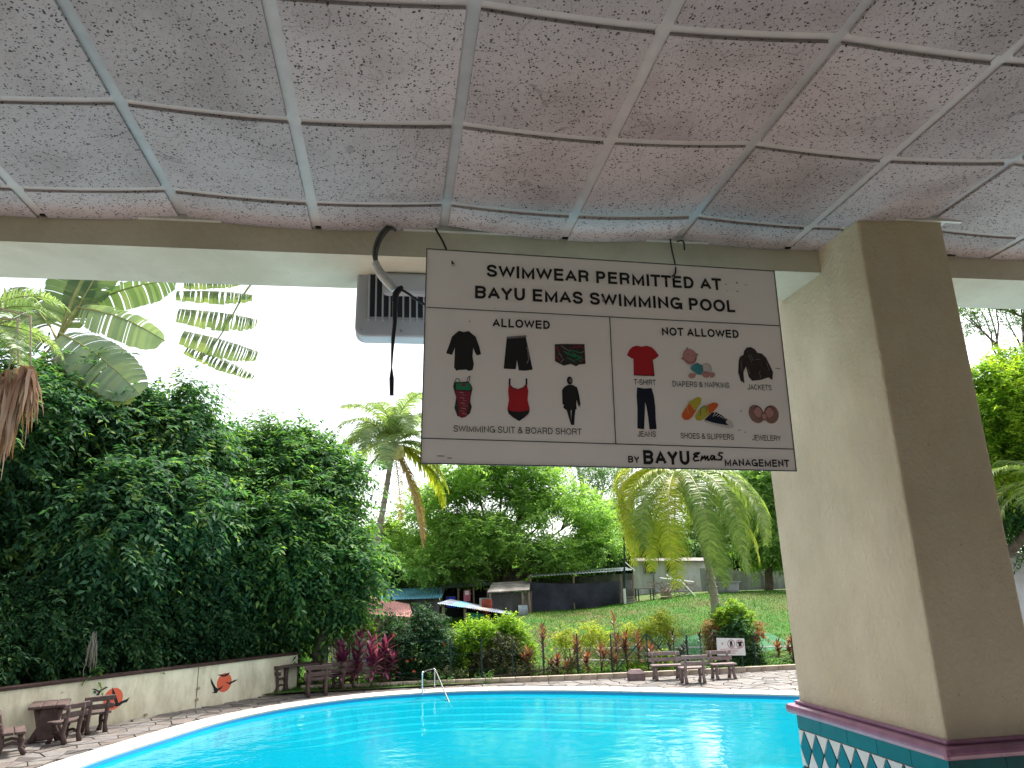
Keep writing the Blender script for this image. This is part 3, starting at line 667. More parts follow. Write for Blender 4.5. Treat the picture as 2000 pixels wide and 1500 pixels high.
def disc(c, rx, ry=None, n=20, a0=0, a1=2*math.pi, rot=0):
    ry = ry or rx; o = []
    for i in range(n):
        a = a0+(a1-a0)*i/(n-1 if a1-a0 < 6.2 else n); x, y = rx*math.cos(a), ry*math.sin(a)
        o.append((c[0]+x*math.cos(rot)-y*math.sin(rot), c[1]+x*math.sin(rot)+y*math.cos(rot)))
    return o
def _half(x, y0, y1, n=9):      # half ellipse bulging right from (x,y0) to (x,y1)
    return [(x+(1-x)*math.cos(a), (y0+y1)/2+(y0-y1)/2*math.sin(a)) for a in [math.pi/2-math.pi*i/(n-1) for i in range(n)]]
def _arc(a0, a1, n=22): return [(.5+.5*math.cos(R(a0+(a1-a0)*i/(n-1))), .5+.5*math.sin(R(a0+(a1-a0)*i/(n-1)))) for i in range(n)]
def _sm(p): return [(q.x, q.y) for q in catmull([Vector((x, y, 0)) for x, y in p], 5, False)]
GL = {   # advance, side bearing, centre lines in a unit box
 'A': (.98, .02, [[(0, -.03), (.5, 1.05), (1, -.03)], [(.19, .31), (.81, .31)]]), 'B': (1., .1, [[(0, 0), (0, 1)], [(0, 1), (.5, 1)]+_half(.62, 1, .53)+[(0, .53)], [(0, .53), (.5, .53)]+_half(.6, .53, 0)+[(0, 0)]]),
 'C': (1., .06, [_arc(42, 318)]), 'D': (1., .1, [[(0, 0), (0, 1)], [(0, 1), (.35, 1)]+_half(.42, 1, 0)+[(0, 0)]]), 'E': (.92, .1, [[(1, 1), (0, 1), (0, 0), (1, 0)], [(0, .53), (.92, .53)]]),
 'G': (1.08, .06, [_arc(42, 335)+[(1, .44), (.55, .44)], [(1, .44), (1, 0)]]), 'H': (1., .1, [[(0, 0), (0, 1)], [(1, 0), (1, 1)], [(0, .53), (1, .53)]]), 'I': (.39, .1, [[(.5, 0), (.5, 1)]]),
 'J': (.77, .05, [[(1, 1), (1, .3)]+[(.5+.5*math.cos(a), .3-.3*math.sin(a)) for a in [math.pi*i/8 for i in range(1, 9)]]]), 'K': (1., .09, [[(0, 0), (0, 1)], [(.98, 1.02), (0, .38)], [(.35, .62), (1, -.02)]]), 'L': (.85, .1, [[(0, 1), (0, 0), (1, 0)]]),
 'M': (1.16, .1, [[(0, 0), (0, 1), (.5, .05), (1, 1), (1, 0)]]), 'N': (1., .1, [[(0, 0), (0, 1), (1, 0), (1, 1)]]), 'O': (1.08, .06, [_arc(0, 360, 30)]), 'P': (.93, .1, [[(0, 0), (0, 1)], [(0, 1), (.5, 1)]+_half(.6, 1, .45)+[(0, .45)]]),
 'R': (1., .1, [[(0, 0), (0, 1)], [(0, 1), (.5, 1)]+_half(.62, 1, .48)+[(0, .48)], [(.62, .48), (.9, .36), (.93, .12), (1, 0)]]), 'S': (.93, .05, [_sm([(.93, .74), (.82, .93), (.5, 1), (.17, .93), (.06, .74), (.18, .58), (.5, .51), (.84, .41), (.97, .25), (.84, .07), (.5, 0), (.15, .07), (.03, .27)])]),
 'T': (.85, .03, [[(0, 1), (1, 1)], [(.5, 1), (.5, 0)]]), 'U': (1., .1, [[(0, 1), (0, .4)]+[(.5-.5*math.cos(a), .4-.4*math.sin(a)) for a in [math.pi*i/10 for i in range(1, 10)]]+[(1, .4), (1, 1)]]),
 'W': (1.31, .01, [[(0, 1.03), (.25, -.04), (.5, 1.0), (.75, -.04), (1, 1.03)]]), 'Y': (.93, .01, [[(0, 1.03), (.5, .42), (1, 1.03)], [(.5, .45), (.5, 0)]]), '-': (.46, .06, [[(0, .4), (1, .4)]]),
 '&': (1., .05, [_sm([(1, -.02), (.6, .42), (.22, .76), (.3, .97), (.52, 1), (.7, .9), (.62, .7), (.3, .52), (.06, .28), (.14, .06), (.42, 0), (.72, .1), (.95, .48)])]), ' ': (.39, 0, [])}
def strip(pts, t):
    """polyline thickened with mitred joints; heights kept inside 0..1"""
    P = [Vector(p) for p in pts]; n = len(P); closed = (P[0]-P[-1]).length < 1e-4; out = []
    for i in range(n):
        a = P[i-1] if i else (P[-2] if closed else None); b = P[i+1] if i < n-1 else (P[1] if closed else None)
        d0 = (P[i]-a).normalized() if a is not None else None; d1 = (b-P[i]).normalized() if b is not None else None
        d0 = d0 or d1; d1 = d1 or d0
        n0 = Vector((-d0.y, d0.x)); n1 = Vector((-d1.y, d1.x)); m = n0+n1
        m = m.normalized() if m.length > 1e-3 else n0; k = min(3.2, 1/max(.05, m.dot(n1)))
        e = Vector((0, 0))
        if not closed and i == 0: e = -d1*(t/2 if abs(d1.x) > .999 else 0)
        if not closed and i == n-1: e = d0*(t/2 if abs(d0.x) > .999 else 0)
        out += [P[i]+e+m*k*t/2, P[i]+e-m*k*t/2]
    return [(p.x, min(1, max(0, p.y))) for p in out]
def text(s, l, r, bold=0., m='black', name='printed_text', t=None):
    """word(s) fitted between l=(px,top,base) and r=(px,top,base) of the photo, drawn as thick strokes"""
    t = t or (.225 if bold > .025 else .2 if bold else .13); x = 0; B = []; 
    for ch in s:
        adv, sb, lines = GL[ch]; w_ = adv-2*sb
        for q in lines:
            pts = [(x+sb+t/2+(w_-t)*u, t/2+(1-t)*v) if w_ > t*1.2 else (x+adv/2, t/2+(1-t)*v) for u, v in q]
            if ch == 'T' or ch == 'E' or ch == 'L' or ch == '-': pts = pts
            # vertical stroke ends reach the full height
            def ext(p, o): return (p[0], 0. if v0(p[1], t/2) else 1.) if abs(p[0]-o[0]) < .01 and (v0(p[1], t/2) or v0(p[1], 1-t/2)) else p
            v0 = lambda a, b: abs(a-b) < 1e-4
            pts[0] = ext(pts[0], pts[1]); pts[-1] = ext(pts[-1], pts[-2])
            B.append(strip(pts, t))
        x += adv
    xs0 = min(p[0] for q in B for p in q); xs1 = max(p[0] for q in B for p in q)
    bl, br, tl = sp(l[0], l[2]), sp(r[0], r[2]), sp(l[0], l[1]); mb = MB()
    for k, q in enumerate(B):
        V = []
        for a, b in q:
            u = (a-xs0)/(xs1-xs0); V.append((bl[0]+(br[0]-bl[0])*u, -.0014-.00004*(k % 9), bl[1]+(br[1]-bl[1])*u+(tl[1]-bl[1])*b))
        mb.add(V, [(2*i, 2*i+1, 2*i+3, 2*i+2) for i in range(len(q)//2-1)])
    return mb.build(name, m, sign)
text('SWIMWEAR PERMITTED AT', (950, 517, 541), (1412, 545, 568), .022)
text('BAYU EMAS SWIMMING POOL', (927, 558.5, 583), (1438, 588, 611.5), .022)
text('ALLOWED', (960, 622, 638.5), (1072, 627, 643.5), .022)
text('NOT ALLOWED', (1292, 640, 656), (1444, 646, 662), .022)
text('SWIMMING SUIT & BOARD SHORT', (883, 828, 840.5), (1131, 837, 849), .0)
text('T-SHIRT', (1235, 741, 752), (1278, 743, 754))
text('DIAPERS & NAPKINS', (1311, 745, 756), (1423, 750, 760))
text('JACKETS', (1459, 752, 763), (1507, 754, 765))
text('JEANS', (1240, 842, 853), (1276, 844, 854))
text('SHOES & SLIPPERS', (1325, 846, 857), (1430, 849, 861))
text('JEWELERY', (1466, 851.5, 862), (1523, 853, 864))
text('BY', (1221, 890, 903), (1243, 891, 904), .012)
text('BAYU', (1251, 879, 906.5), (1342, 882, 909), .03)
text('MANAGEMENT', (1411, 897, 911.5), (1539, 901, 915), .022)
# brush-script "Emas"
em = [[(575, 1368), (565, 1362), (580, 1352), (604, 1352)], [(604, 1352), (575, 1370), (562, 1390), (572, 1404), (598, 1400)], [(568, 1378), (592, 1376)],
      [(610, 1404), (620, 1374), (622, 1392), (638, 1372), (640, 1396), (656, 1374), (658, 1400), (668, 1396)], [(700, 1374), (684, 1370), (674, 1388), (684, 1398), (702, 1376), (700, 1396), (714, 1396)],
      [(756, 1354), (735, 1352), (728, 1366), (752, 1380), (744, 1398), (722, 1398)]]
for q in em:
    stroke('script_lettering', [spR(*p) for p in q], .0075, 'black')
for a, b in (((834, 600.5), (1525, 638)), ((823, 852.5), (1548, 880))): stroke('rule_line', [sp(*a), sp(*b)], .004, 'black')
stroke('rule_line', [sp(1189, 620), sp(1197, 866)], .004, 'black')
# pictures
flat('picture_rash_shirt', [spL(*p) for p in [(285, 553), (315, 562), (347, 555), (368, 573), (392, 592), (408, 640), (413, 652), (425, 705), (397, 713), (384, 690), (375, 662), (370, 720), (378, 770), (370, 806), (345, 813), (330, 804), (280, 806), (265, 811), (250, 790), (255, 720), (257, 662), (238, 709), (200, 698), (222, 640), (238, 592), (262, 570)]], 'black')
flat('picture_board_shorts', [spL(*p) for p in [(592, 600), (640, 600), (715, 592), (735, 690), (758, 806), (712, 813), (668, 811), (657, 745), (648, 803), (570, 799), (582, 690)]], 'black')
stroke('highlight', [spL(722, 660), spL(728, 690), spL(733, 740), spL(722, 765)], .006, 'grey', 2); stroke('highlight', [spL(596, 600), spL(715, 591)], .01, 'grey', 2)
flat('picture_swim_trunks', [spL(*p) for p in [(903, 642), (960, 640), (1097, 642), (1102, 770), (1060, 774), (1040, 786), (1005, 770), (960, 782), (930, 766), (903, 752)]], 'brown')
for a, b, m in (((945, 655), (1000, 690), 'grey'), ((960, 690), (1040, 720), 'green'), ((975, 705), (1060, 740), 'green'), ((1000, 680), (1070, 700), 'green'), ((985, 730), (1030, 755), 'green'), ((1040, 745), (1075, 720), 'green'), ((1010, 665), (1060, 660), 'dred'), ((1055, 655), (1090, 665), 'dred'),
             ((915, 660), (930, 690), 'dred'), ((912, 720), (930, 745), 'dred'), ((940, 760), (960, 740), 'grey'), ((1070, 700), (1090, 690), 'grey'), ((1000, 700), (1070, 755), 'green'), ((1020, 700), (1080, 740), 'green'), ((930, 700), (950, 730), 'grey'), ((1075, 755), (1095, 740), 'dred')):
    stroke('print_stroke', [spL(*a), spL(*b)], .005, m, 2)
flat('picture_swimsuit', [spL(*p) for p in [(250, 882), (290, 884), (340, 880), (358, 900), (368, 925), (356, 975), (352, 1010), (362, 1045), (350, 1085), (330, 1100), (300, 1115), (268, 1100), (250, 1050), (258, 1010), (262, 980), (250, 940), (243, 915)]], 'brown')
flat('print_panel', [spL(*p) for p in [(262, 892), (345, 890), (362, 925), (350, 938), (262, 932)]], 'green', 2)
flat('print_panel', [spL(*p) for p in [(257, 938), (355, 945), (348, 1000), (335, 1060), (325, 1108), (300, 1112), (275, 1100), (280, 1040), (266, 985)]], 'dred', 2)
for i in range(9):
    y = 950+i*17; x = 285+(i*13) % 22; stroke('print_stroke', [spL(x, y), spL(x+24, y+5)], .003, 'rose' if i % 2 else 'pink', 3)
flat('print_panel', disc(spL(312, 902), .008), 'dred', 3)
stroke('strap', [spL(252, 885), spL(264, 862), spL(278, 862), spL(288, 884)], .003, 'brown'); stroke('strap', [spL(332, 882), spL(338, 856), spL(352, 846), spL(350, 866), spL(344, 884)], .003, 'brown')
flat('picture_tankini', [spL(*p) for p in [(603, 897), (625, 922), (660, 934), (695, 922), (718, 897), (728, 945), (722, 1000), (736, 1060), (700, 1076), (660, 1078), (620, 1074), (590, 1062), (602, 1000), (597, 945)]], 'red')
flat('bikini_bottom', [spL(*p) for p in [(590, 1062), (620, 1074), (660, 1078), (700, 1076), (736, 1062), (728, 1090), (700, 1115), (665, 1138), (625, 1112), (598, 1088)]], 'black', 2)
stroke('neckline', [spL(*p) for p in [(603, 897), (625, 922), (660, 934), (695, 922), (718, 897)]], .003, 'black', 3)
stroke('strap', [spL(608, 866), spL(607, 900)], .008, 'black'); stroke('strap', [spL(716, 866), spL(716, 900)], .008, 'black')
flat('picture_covered_swimmer', [spL(*p) for p in [(985, 905), (1015, 905), (1045, 922), (1056, 965), (1063, 1015), (1066, 1042), (1052, 1048), (1040, 1000), (1038, 1040), (1040, 1062), (1020, 1070), (990, 1068), (968, 1066), (952, 1050), (958, 1035), (948, 1030), (946, 940), (960, 920)]], 'black')
flat('figure_legs', [spL(*p) for p in [(972, 1060), (1000, 1062), (1002, 1140), (1008, 1062), (1032, 1062), (1024, 1130), (1022, 1165), (1002, 1165), (985, 1110)]], 'black', 2)
flat('figure_hood', disc(spL(997, 878), .0135, .019), 'black', 2); flat('figure_face', disc(spL(1002, 878), .0062, .0085), 'rose', 3)
stroke('figure_hand', [spL(1061, 1040), spL(1060, 1054)], .005, 'pwhite', 3)
flat('picture_t_shirt', [spR(*p) for p in [(205, 653), (235, 660), (270, 654), (305, 665), (330, 690), (350, 720), (315, 746), (306, 738), (310, 790), (316, 850), (250, 850), (182, 845), (182, 735), (174, 738), (140, 715), (155, 682), (175, 662)]], 'red')
stroke('shirt_hem', [spR(182, 845), spR(316, 850), spR(306, 738)], .003, 'black')
flat('picture_jeans', [spR(*p) for p in [(203, 924), (250, 932), (298, 929), (312, 980), (320, 1050), (321, 1130), (326, 1195), (280, 1197), (272, 1120), (262, 1050), (253, 1020), (250, 1100), (244, 1196), (200, 1190), (203, 1060), (199, 980)]], 'navy')
flat('picture_baby_head', disc(spR(552, 727), .033, .037), 'pink', 2); stroke('outline', disc(spR(552, 727), .033, .037)+[disc(spR(552, 727), .033, .037)[0]], .0016, 'dred', 3)
stroke('smile', [spR(*p) for p in [(525, 745), (535, 760), (560, 765), (585, 750), (590, 735)]], .002, 'dred', 3); stroke('hair_curl', [spR(540, 680), spR(535, 668), (spR(530, 675))], .0025, 'black', 3)
stroke('eye', [spR(535, 712), spR(548, 716)], .0022, 'dred', 3); stroke('eye', [spR(565, 718), spR(575, 724)], .0022, 'dred', 3)
flat('ear', disc(spR(600, 713), .006), 'pink', 1); flat('ear', disc(spR(504, 738), .006), 'pink', 1)
flat('diaper', disc(spR(662, 805), .023, .026), 'pwhite', 1); stroke('outline', disc(spR(662, 805), .023, .026)+[disc(spR(662, 805), .023, .026)[0]], .0016, 'grey', 2)
flat('baby_shirt', [spR(*p) for p in [(560, 788), (600, 766), (636, 785), (640, 820), (625, 846), (600, 842), (572, 822), (556, 806)]], 'tealp', 2)
flat('baby_arm', [spR(*p) for p in [(552, 832), (592, 838), (584, 862), (565, 870), (542, 862), (538, 850)]], 'pink', 3)
flat('baby_leg', disc(spR(657, 842), .021, .017), 'pink', 2); flat('baby_foot', disc(spR(696, 846), .016, .013, rot=.4), 'pink', 3)
flat('picture_jacket', [spR(*p) for p in [(912, 690), (930, 668), (958, 665), (985, 680), (1000, 702), (1030, 708), (1058, 735), (1080, 780), (1102, 830), (1096, 882), (1070, 864), (1020, 880), (962, 886), (940, 860), (922, 792), (905, 830), (910, 902), (885, 885), (870, 830), (876, 750), (884, 728), (908, 715)]], 'brown')
for a, b in (((940, 718), (960, 762)), ((955, 716), (972, 755)), ((985, 748), (1018, 745)), ((1010, 830), (1018, 870)), ((930, 800), (945, 840)), ((1060, 770), (1075, 820)), ((890, 760), (895, 820))): stroke('jacket_seam', [spR(*a), spR(*b)], .003, 'grey')
flat('picture_flip_flop', [spR(*p) for p in [(588, 992), (606, 988), (625, 1000), (620, 1030), (590, 1072), (570, 1070), (545, 1030), (560, 1010)]], 'yellow')
flat('flip_flop_toe', [spR(*p) for p in [(545, 1030), (572, 1072), (590, 1072), (560, 1120), (535, 1138), (510, 1138), (492, 1118), (495, 1095), (518, 1062)]], 'orange', 2)
stroke('flip_flop_strap', [spR(535, 1098), spR(528, 1050), spR(545, 1018), spR(565, 1030)], .004, 'yellow', 3)
flat('picture_flip_flop', [spR(*p) for p in [(660, 1040), (685, 1090), (640, 1130), (610, 1145), (585, 1138), (578, 1115), (605, 1072)]], 'yellow', 2)
flat('flip_flop_heel', [spR(*p) for p in [(660, 1042), (700, 1026), (728, 1030), (733, 1048), (700, 1085), (670, 1100)]], 'orange', 3)
stroke('flip_flop_strap', [spR(612, 1112), spR(615, 1065), spR(640, 1048), spR(655, 1060), spR(650, 1085)], .004, 'green', 4)
flat('picture_sneaker', [spR(*p) for p in [(640, 1138), (690, 1092), (720, 1088), (760, 1112), (800, 1140), (828, 1168), (830, 1185), (740, 1170), (650, 1152)]], 'navy', 1)
flat('sneaker_sole', [spR(*p) for p in [(640, 1138), (700, 1158), (790, 1175), (832, 1172), (834, 1188), (800, 1196), (740, 1180), (660, 1158)]], 'pwhite', 2)
flat('sneaker_toe', disc(spR(805, 1158), .018, .012, rot=-.4), 'pwhite', 2)
for k in range(6): stroke('lace', [spR(697+k*15, 1112-abs(k-1)*-5), spR(712+k*15, 1092+k*8)], .003, 'pwhite', 3)
for c, rr_ in ((spR(985, 1102), .3), (spR(1083, 1106), -.3)):
    flat('picture_jewel_ring', disc(c, .0375, .045, rot=rr_), 'rose', 1)
    flat('ring_opening', disc((c[0]+(.008 if rr_ > 0 else -.008), c[1]+.010), .020, .026, rot=rr_), 'pink', 2)
    stroke('ring_rim', disc((c[0]+(.008 if rr_ > 0 else -.008), c[1]+.014), .018, .022, 10, .3, 2.9), .004, 'brown', 3)
flat('ring_jewel', disc(spR(1033, 1120), .016, .019), 'rose', 4); flat('ring_jewel', disc(spR(1033, 1120), .011, .013), 'pink', 5)
for px, py, rx, ry in ((1442, 553, .006, .005), (1420, 556, .006, .003), (1460, 557, .007, .002), (1443, 570, .005, .004), (1423, 569, .004, .002), (1445, 805, .004, .004), (1441, 842, .008, .002), (1520, 722, .014, .003), (858, 887, .02, .003), (1177, 587, .006, .012), (916, 628, .004, .003), (965, 603, .003, .002), (1452, 846, .006, .002), (1300, 548, .003, .003), (875, 891, .012, .003)):
    flat('grime_spot', disc(sp(px, py), rx, ry, 9), 'smudge', 2)
for px, py in ((885, 517), (1314, 541)):
    c = sp(px, py); MB().tube([(c[0], .006, c[1]), (c[0], -.004, c[1])], .008, 12).build('eyelet', 'steel', sign)
# cords
def cord(name, label, pts, rad, m, cat='cord', smoothk=8, par=None, n=7):
    q = catmull([Vector(p) for p in pts], smoothk, False); root = MB(); root.tube([p-Vector(pts[0]) for p in q], rad, n)
    o = root.build(name, m, par, smooth=True, loc=pts[0]); 
    if par is sign:
        o.location = (0, 0, 0); me = o.data; me.transform(Ms.inverted() @ Matrix.Translation(pts[0]))
    elif label: tag(o, label, cat)
    return o
Ms = Matrix.Translation(SC) @ Matrix.Rotation(R(1.5), 4, 'Y')
e1 = Ms @ Vector((sp(885, 517)[0], -.004, sp(885, 517)[1])); e2 = Ms @ Vector((sp(1314, 541)[0], -.004, sp(1314, 541)[1]))
k1 = at(852, 449, 3.245); k2 = at(1309, 468, 3.245)
cord('hanging_cord', 'short straight black cord tied through the left eyelet of the notice', [k1+Vector((0, 0, .02)), k1, k1.lerp(e1, .35)+Vector((.004, 0, 0)), k1.lerp(e1, .75), e1], .005, 'wire', par=sign)
cord('hanging_cord', 'curving black cord hooked over the upper edge of the word PERMITTED', [k2+Vector((0, 0, .02)), k2, at(1313, 492, 3.18), at(1319, 518, 3.13), at(1319, 533, 3.112), e2], .0042, 'wire', par=sign)
cord('hook_wire', 'small bent black wire end poking out beside the ceiling edge', [at(1322, 472, 3.24), at(1334, 471, 3.23), at(1337, 488, 3.22)], .004, 'wire', 'wire')
# taped cable
kb = at(768, 446, 3.24)
cable = empty('taped_cable', kb); tag(cable, 'grey cable looping from the ceiling edge to a white taped joint with dangling black strip', 'cable')
def rel(l): return [Vector(p)-kb for p in l]
def part_tube(name, pts, rad, m, k=8, n=9, parent=cable):
    q = catmull(rel(pts), k, False)
    if hasattr(rad, '__len__'): rad = [rad[min(int(i/k), len(rad)-2)]+(rad[min(int(i/k)+1, len(rad)-1)]-rad[min(int(i/k), len(rad)-2)])*((i/k) % 1) for i in range(len(q))]
    B = MB(); B.tube(q, rad, n); return B.build(name, m, parent, smooth=True)
part_tube('cable_loop', [at(770, 447, 3.25), at(757, 443, 3.22), at(742, 459, 3.2), at(733, 480, 3.19), at(731, 500, 3.19), at(736, 520, 3.19)], .0085, 'cable')
part_tube('cable_loop', [at(772, 450, 3.25), at(762, 447, 3.215), at(748, 462, 3.2), at(739, 480, 3.185), at(735, 502, 3.185), at(738, 520, 3.185)], .007, 'cable')
part_tube('tape_sleeve', [at(733, 513, 3.19), at(744, 535, 3.18), at(757, 551, 3.18), at(770, 565, 3.18)], [.017, .021, .020, .018], 'tape', n=12)
part_tube('connector', [at(786, 560, 3.17), at(779, 566, 3.17), at(773, 575, 3.17), at(771, 590, 3.17)], [.008, .015, .016, .014], 'wire')
part_tube('tail_lead', [at(781, 564, 3.17), at(795, 572, 3.17), at(812, 584, 3.18), at(832, 596, 3.2), at(850, 600, 3.22)], .006, 'wire')
part_tube('dangling_strip', [at(773, 575, 3.17), at(771, 605, 3.17), at(771, 630, 3.17), at(768, 660, 3.17), at(766, 690, 3.17), at(765, 718, 3.17), at(765, 740, 3.17), at(765, 772, 3.17)], [.010, .012, .010, .009, .006, .0035, .011, .009], 'wire')
# vent housing under the beam
vh = empty('vent_housing', at(765, 600, 3.55)); tag(vh, 'grey plastic vented housing with dark slots hung beneath the beam, half hidden by the notice', 'vent')
vo = Vector(vh.location)
Yv = 3.5
def vp(px, py): 
    p = at(px, py, Yv); return (p.x-vo.x, p.z-vo.z)
(lx, tz), (_, bz_) = vp(698, 537), vp(694, 656)
rx_ = lx+.62; rr = .05
outl = [(lx, tz+.03)]+[(lx-.006+rr-rr*math.cos(a), bz_+rr-rr*math.sin(a)) for a in [i*math.pi/12 for i in range(7)]]+[(rx_-rr+rr*math.sin(a), bz_+rr-rr*math.cos(a)) for a in [i*math.pi/12 for i in range(7)]]+[(rx_, tz+.03)]
Mv = Matrix(((1, 0, 0, 0), (0, 0, 1, 0), (0, 1, 0, 0), (0, 0, 0, 1)))
MB().prism(outl, Yv-vo.y, Yv-vo.y+.12, Mv).build('casing', 'vent', vh, bevel=.012)
ix0, iz0 = vp(722, 541); _, iz1 = vp(722, 618)
MB().box(((ix0+rx_-.06)/2, Yv-vo.y-.002, (iz0+iz1)/2+.02), (rx_-.06-ix0, .012, iz0-iz1+.04)).build('grille_recess', 'slot', vh)
k = 0; x = ix0
while x < rx_-.06:
    MB().box((x, Yv-vo.y-.012, (iz0+iz1)/2+.0), (.009, .014, iz0-iz1+.05)).build('grille_rib', 'vent', vh, bevel=.003); x += .034
hx, hz = vp(748, 583); MB().box(((hx+rx_)/2, Yv-vo.y-.03, hz+.065), (rx_-hx, .05, .12)).build('hood', 'vent', vh, bevel=.02)

# ================================================================== trees on the left
tree('shade_tree', 'big dark leafy tree standing behind the painted wall, under the banana leaves', 'tree', (-9.6, 23.2, .95), (-9.4, 23.2, 4), .2,
     cl([(-10, 860, 22, 2.1), (110, 850, 23, 1.9), (0, 1000, 22, 2.1), (125, 1000, 22, 2.0), (90, 1160, 21.5, 1.6), (0, 1190, 21.5, 1.5), (185, 790, 23, 1.2), (110, 760, 23, 1.0), (-90, 1000, 22, 2.2), (-80, 1180, 21, 1.7), (150, 1240, 21.3, 1.0)]), 7600, 'leafA', k=14, twig=1.05, L=.2, W=.09, seed=3, shell=.4, out=.95, droop=.45)
tree('shade_tree', 'dark leafy tree with a pointed top, second tree along the wall', 'tree', (-7.2, 23.4, .95), (-7.0, 23.4, 4.5), .17,
     cl([(250, 890, 23, 1.4), (270, 1050, 22, 1.7), (260, 1190, 22.4, 1.0), (325, 860, 23.5, 1.05), (350, 980, 22.3, 1.3), (380, 1095, 22.8, 1.1), (368, 815, 23.6, .6), (371, 760, 23.6, .3), (340, 1180, 23, .9), (405, 890, 24, .6), (285, 790, 23.6, .5)]), 6400, 'leafA', k=14, twig=1.0, L=.2, W=.09, seed=4, shell=.4, out=.95, droop=.45)
tree('shade_tree', 'broad mid green tree with a visible slanting trunk behind the log tables', 'tree', tuple(Vector((-2.35, 24.6, .4))), tuple(at(655, 1130, 24.6)), .17,
     cl([(490, 960, 25.5, 1.2), (570, 945, 25.5, 1.25), (630, 1000, 25.5, 1.15), (530, 1060, 24.6, 1.7), (625, 1085, 24.5, 1.3), (685, 1105, 24.6, .6), (590, 1175, 24.6, .95), (500, 1180, 25, 1.2), (660, 1170, 24.6, .6), (470, 1100, 24.8, 1.2), (556, 880, 26, .6), (618, 890, 26, .6), (480, 890, 26, .55), (665, 990, 25.6, .5), (550, 1205, 25.6, .8), (700, 1160, 24.6, .35), (430, 925, 25.5, 1.0), (445, 880, 26, .6), (590, 860, 26, .55), (640, 905, 26, .6), (520, 870, 26, .6), (680, 940, 25.6, .5), (470, 850, 26.4, .35)]), 8800, 'leafB', lump=8, k=14, twig=1.1, L=.19, W=.085, seed=5, shell=.4, out=.95, droop=.4)
hd = empty('hedge', (-9, 20.5, .95)); tag(hd, 'very dark dense hedge filling the raised bed directly above the cream wall', 'hedge')
hc = [(wa+wd*s-wn*(1.25+.5*(i % 2))+Vector((0, 0, 1.75+.8*(i % 3 == 0))), .95) for i, s in enumerate(np.linspace(-4.5, 7.4, 24))]
crown('foliage', hd, hc, 5200, 'leafH', k=10, twig=.5, L=.13, W=.06, seed=6, droop=.5)
# hanging dry bits over the wall
def strips(parent, name, top, n, L, spread, m, wdt=.03, seed=0):
    g = random.Random(seed); B = MB()
    for i in range(n):
        a = Vector(top)-Vector(parent.location)+Vector((g.uniform(-1, 1)*spread*.4, g.uniform(-1, 1)*spread*.4, g.uniform(-.1, .1)*L)); d = Vector((g.uniform(-1, 1)*spread, g.uniform(-1, 1)*spread, 0)); Li = L*g.uniform(.5, 1); w_ = wdt*g.uniform(.6, 1.4)
        s = Vector((g.uniform(-1, 1), g.uniform(-.6, .6), g.uniform(-.2, .2))).normalized(); pts = []
        for k in range(6):
            t = k/5; p = a+d*math.sin(t*math.pi*.5)+Vector((g.uniform(-.02, .02), 0, -Li*t)); ww = w_*(1-t)**.6+.004
            pts += [p-s*ww, p+s*ww]
        B.add(pts, [(2*k, 2*k+1, 2*k+3, 2*k+2) for k in range(5)])
    return B.build(name, m, parent)
dr = empty('dry_frond', at(183, 1235, 19)); tag(dr, 'grey dry frond tatters hanging over the cream wall beside the painted gulls', 'dead frond'); strips(dr, 'leaflets', at(183, 1240, 19), 30, .85, .1, 'drygrey', .014, 5)
sp_ = empty('hanging_sprig', at(190, 1300, 19.0)); tag(sp_, 'small green sprig hanging over the wall next to a gull', 'sprig')
V, Fc = sprays([(at(190, 1322, 19.0), .16)], 9, k=6, twig=.25, L=.13, W=.06, droop=.6, seed=9); npmesh('foliage', V-np.array(sp_.location), Fc, 'leafB', sp_)

# ================================================================== banana / traveller's palm
def blade_leaf(parent, name, base, tip, width, m, bow=.2, segs=26, torn=.15, droop=.25, seed=0, roll=0., taper=.7, rib='stalk'):
    """big banana-type leaf: a midrib and two rows of strips, split along the veins"""
    g = random.Random(seed); base = Vector(base)-Vector(parent.location); tip = Vector(tip)-Vector(parent.location); L = (tip-base).length
    ax = (tip-base).normalized(); side = ax.cross(Vector((0, -1, .3))).normalized(); side = (Matrix.Rotation(roll, 3, ax) @ side); nr = side.cross(ax)
    mid = lambda t: base.lerp(tip, t)+Vector((0, 0, 1))*bow*L*(math.sin(math.pi*t)*.5)
    lf = bpy.data.objects.new(name, None); link(lf, parent)
    B = MB()
    for sg in (-1, 1):
        gapt = 0; off = 0
        for k in range(segs):
            t0, t1 = .04+.94*k/segs, .04+.94*(k+1)/segs
            if g.random() < torn: off = g.uniform(-.25, .25); t0 += .25/segs*g.random()*2.0
            pr = lambda t: width*.5*min(1, (math.sin(math.pi*min(1, t*1.02+.03)))**taper*1.02)
            rows = []
            for t in (t0, t1):
                p = mid(t); w_ = pr(t)*(1+.04*g.uniform(-1, 1)); row = []
                for q in range(4):
                    u = q/3
                    row.append(p+side*sg*w_*u+ax*w_*u*.35-Vector((0, 0, 1))*w_*droop*(1+off)*u*u+nr*w_*.18*u)
                rows.append(row)
            B.add(rows[0]+rows[1], [(q, q+1, q+5, q+4) for q in range(3)])
    B.build('leaf_blade', m, lf)
    MB().tube([mid(i/8) for i in range(9)], [.03*(1-i/8)+.006 for i in range(9)], 6).build('midrib', rib, lf, smooth=True)
    return lf
bp_ = empty('banana_plant', (-10.6, 25.6, .95)); tag(bp_, 'banana-like plant with broad torn pale leaves above the shade trees at the left', 'plant')
Bo = Vector(bp_.location); hub = at(112, 665, 24)
MB().tube([(0, 0, 0), (.1, -.2, 3), (hub-Bo)*.75, hub-Bo], [.22, .19, .14, .08], 10).build('stem', 'palmbark', bp_, smooth=True)
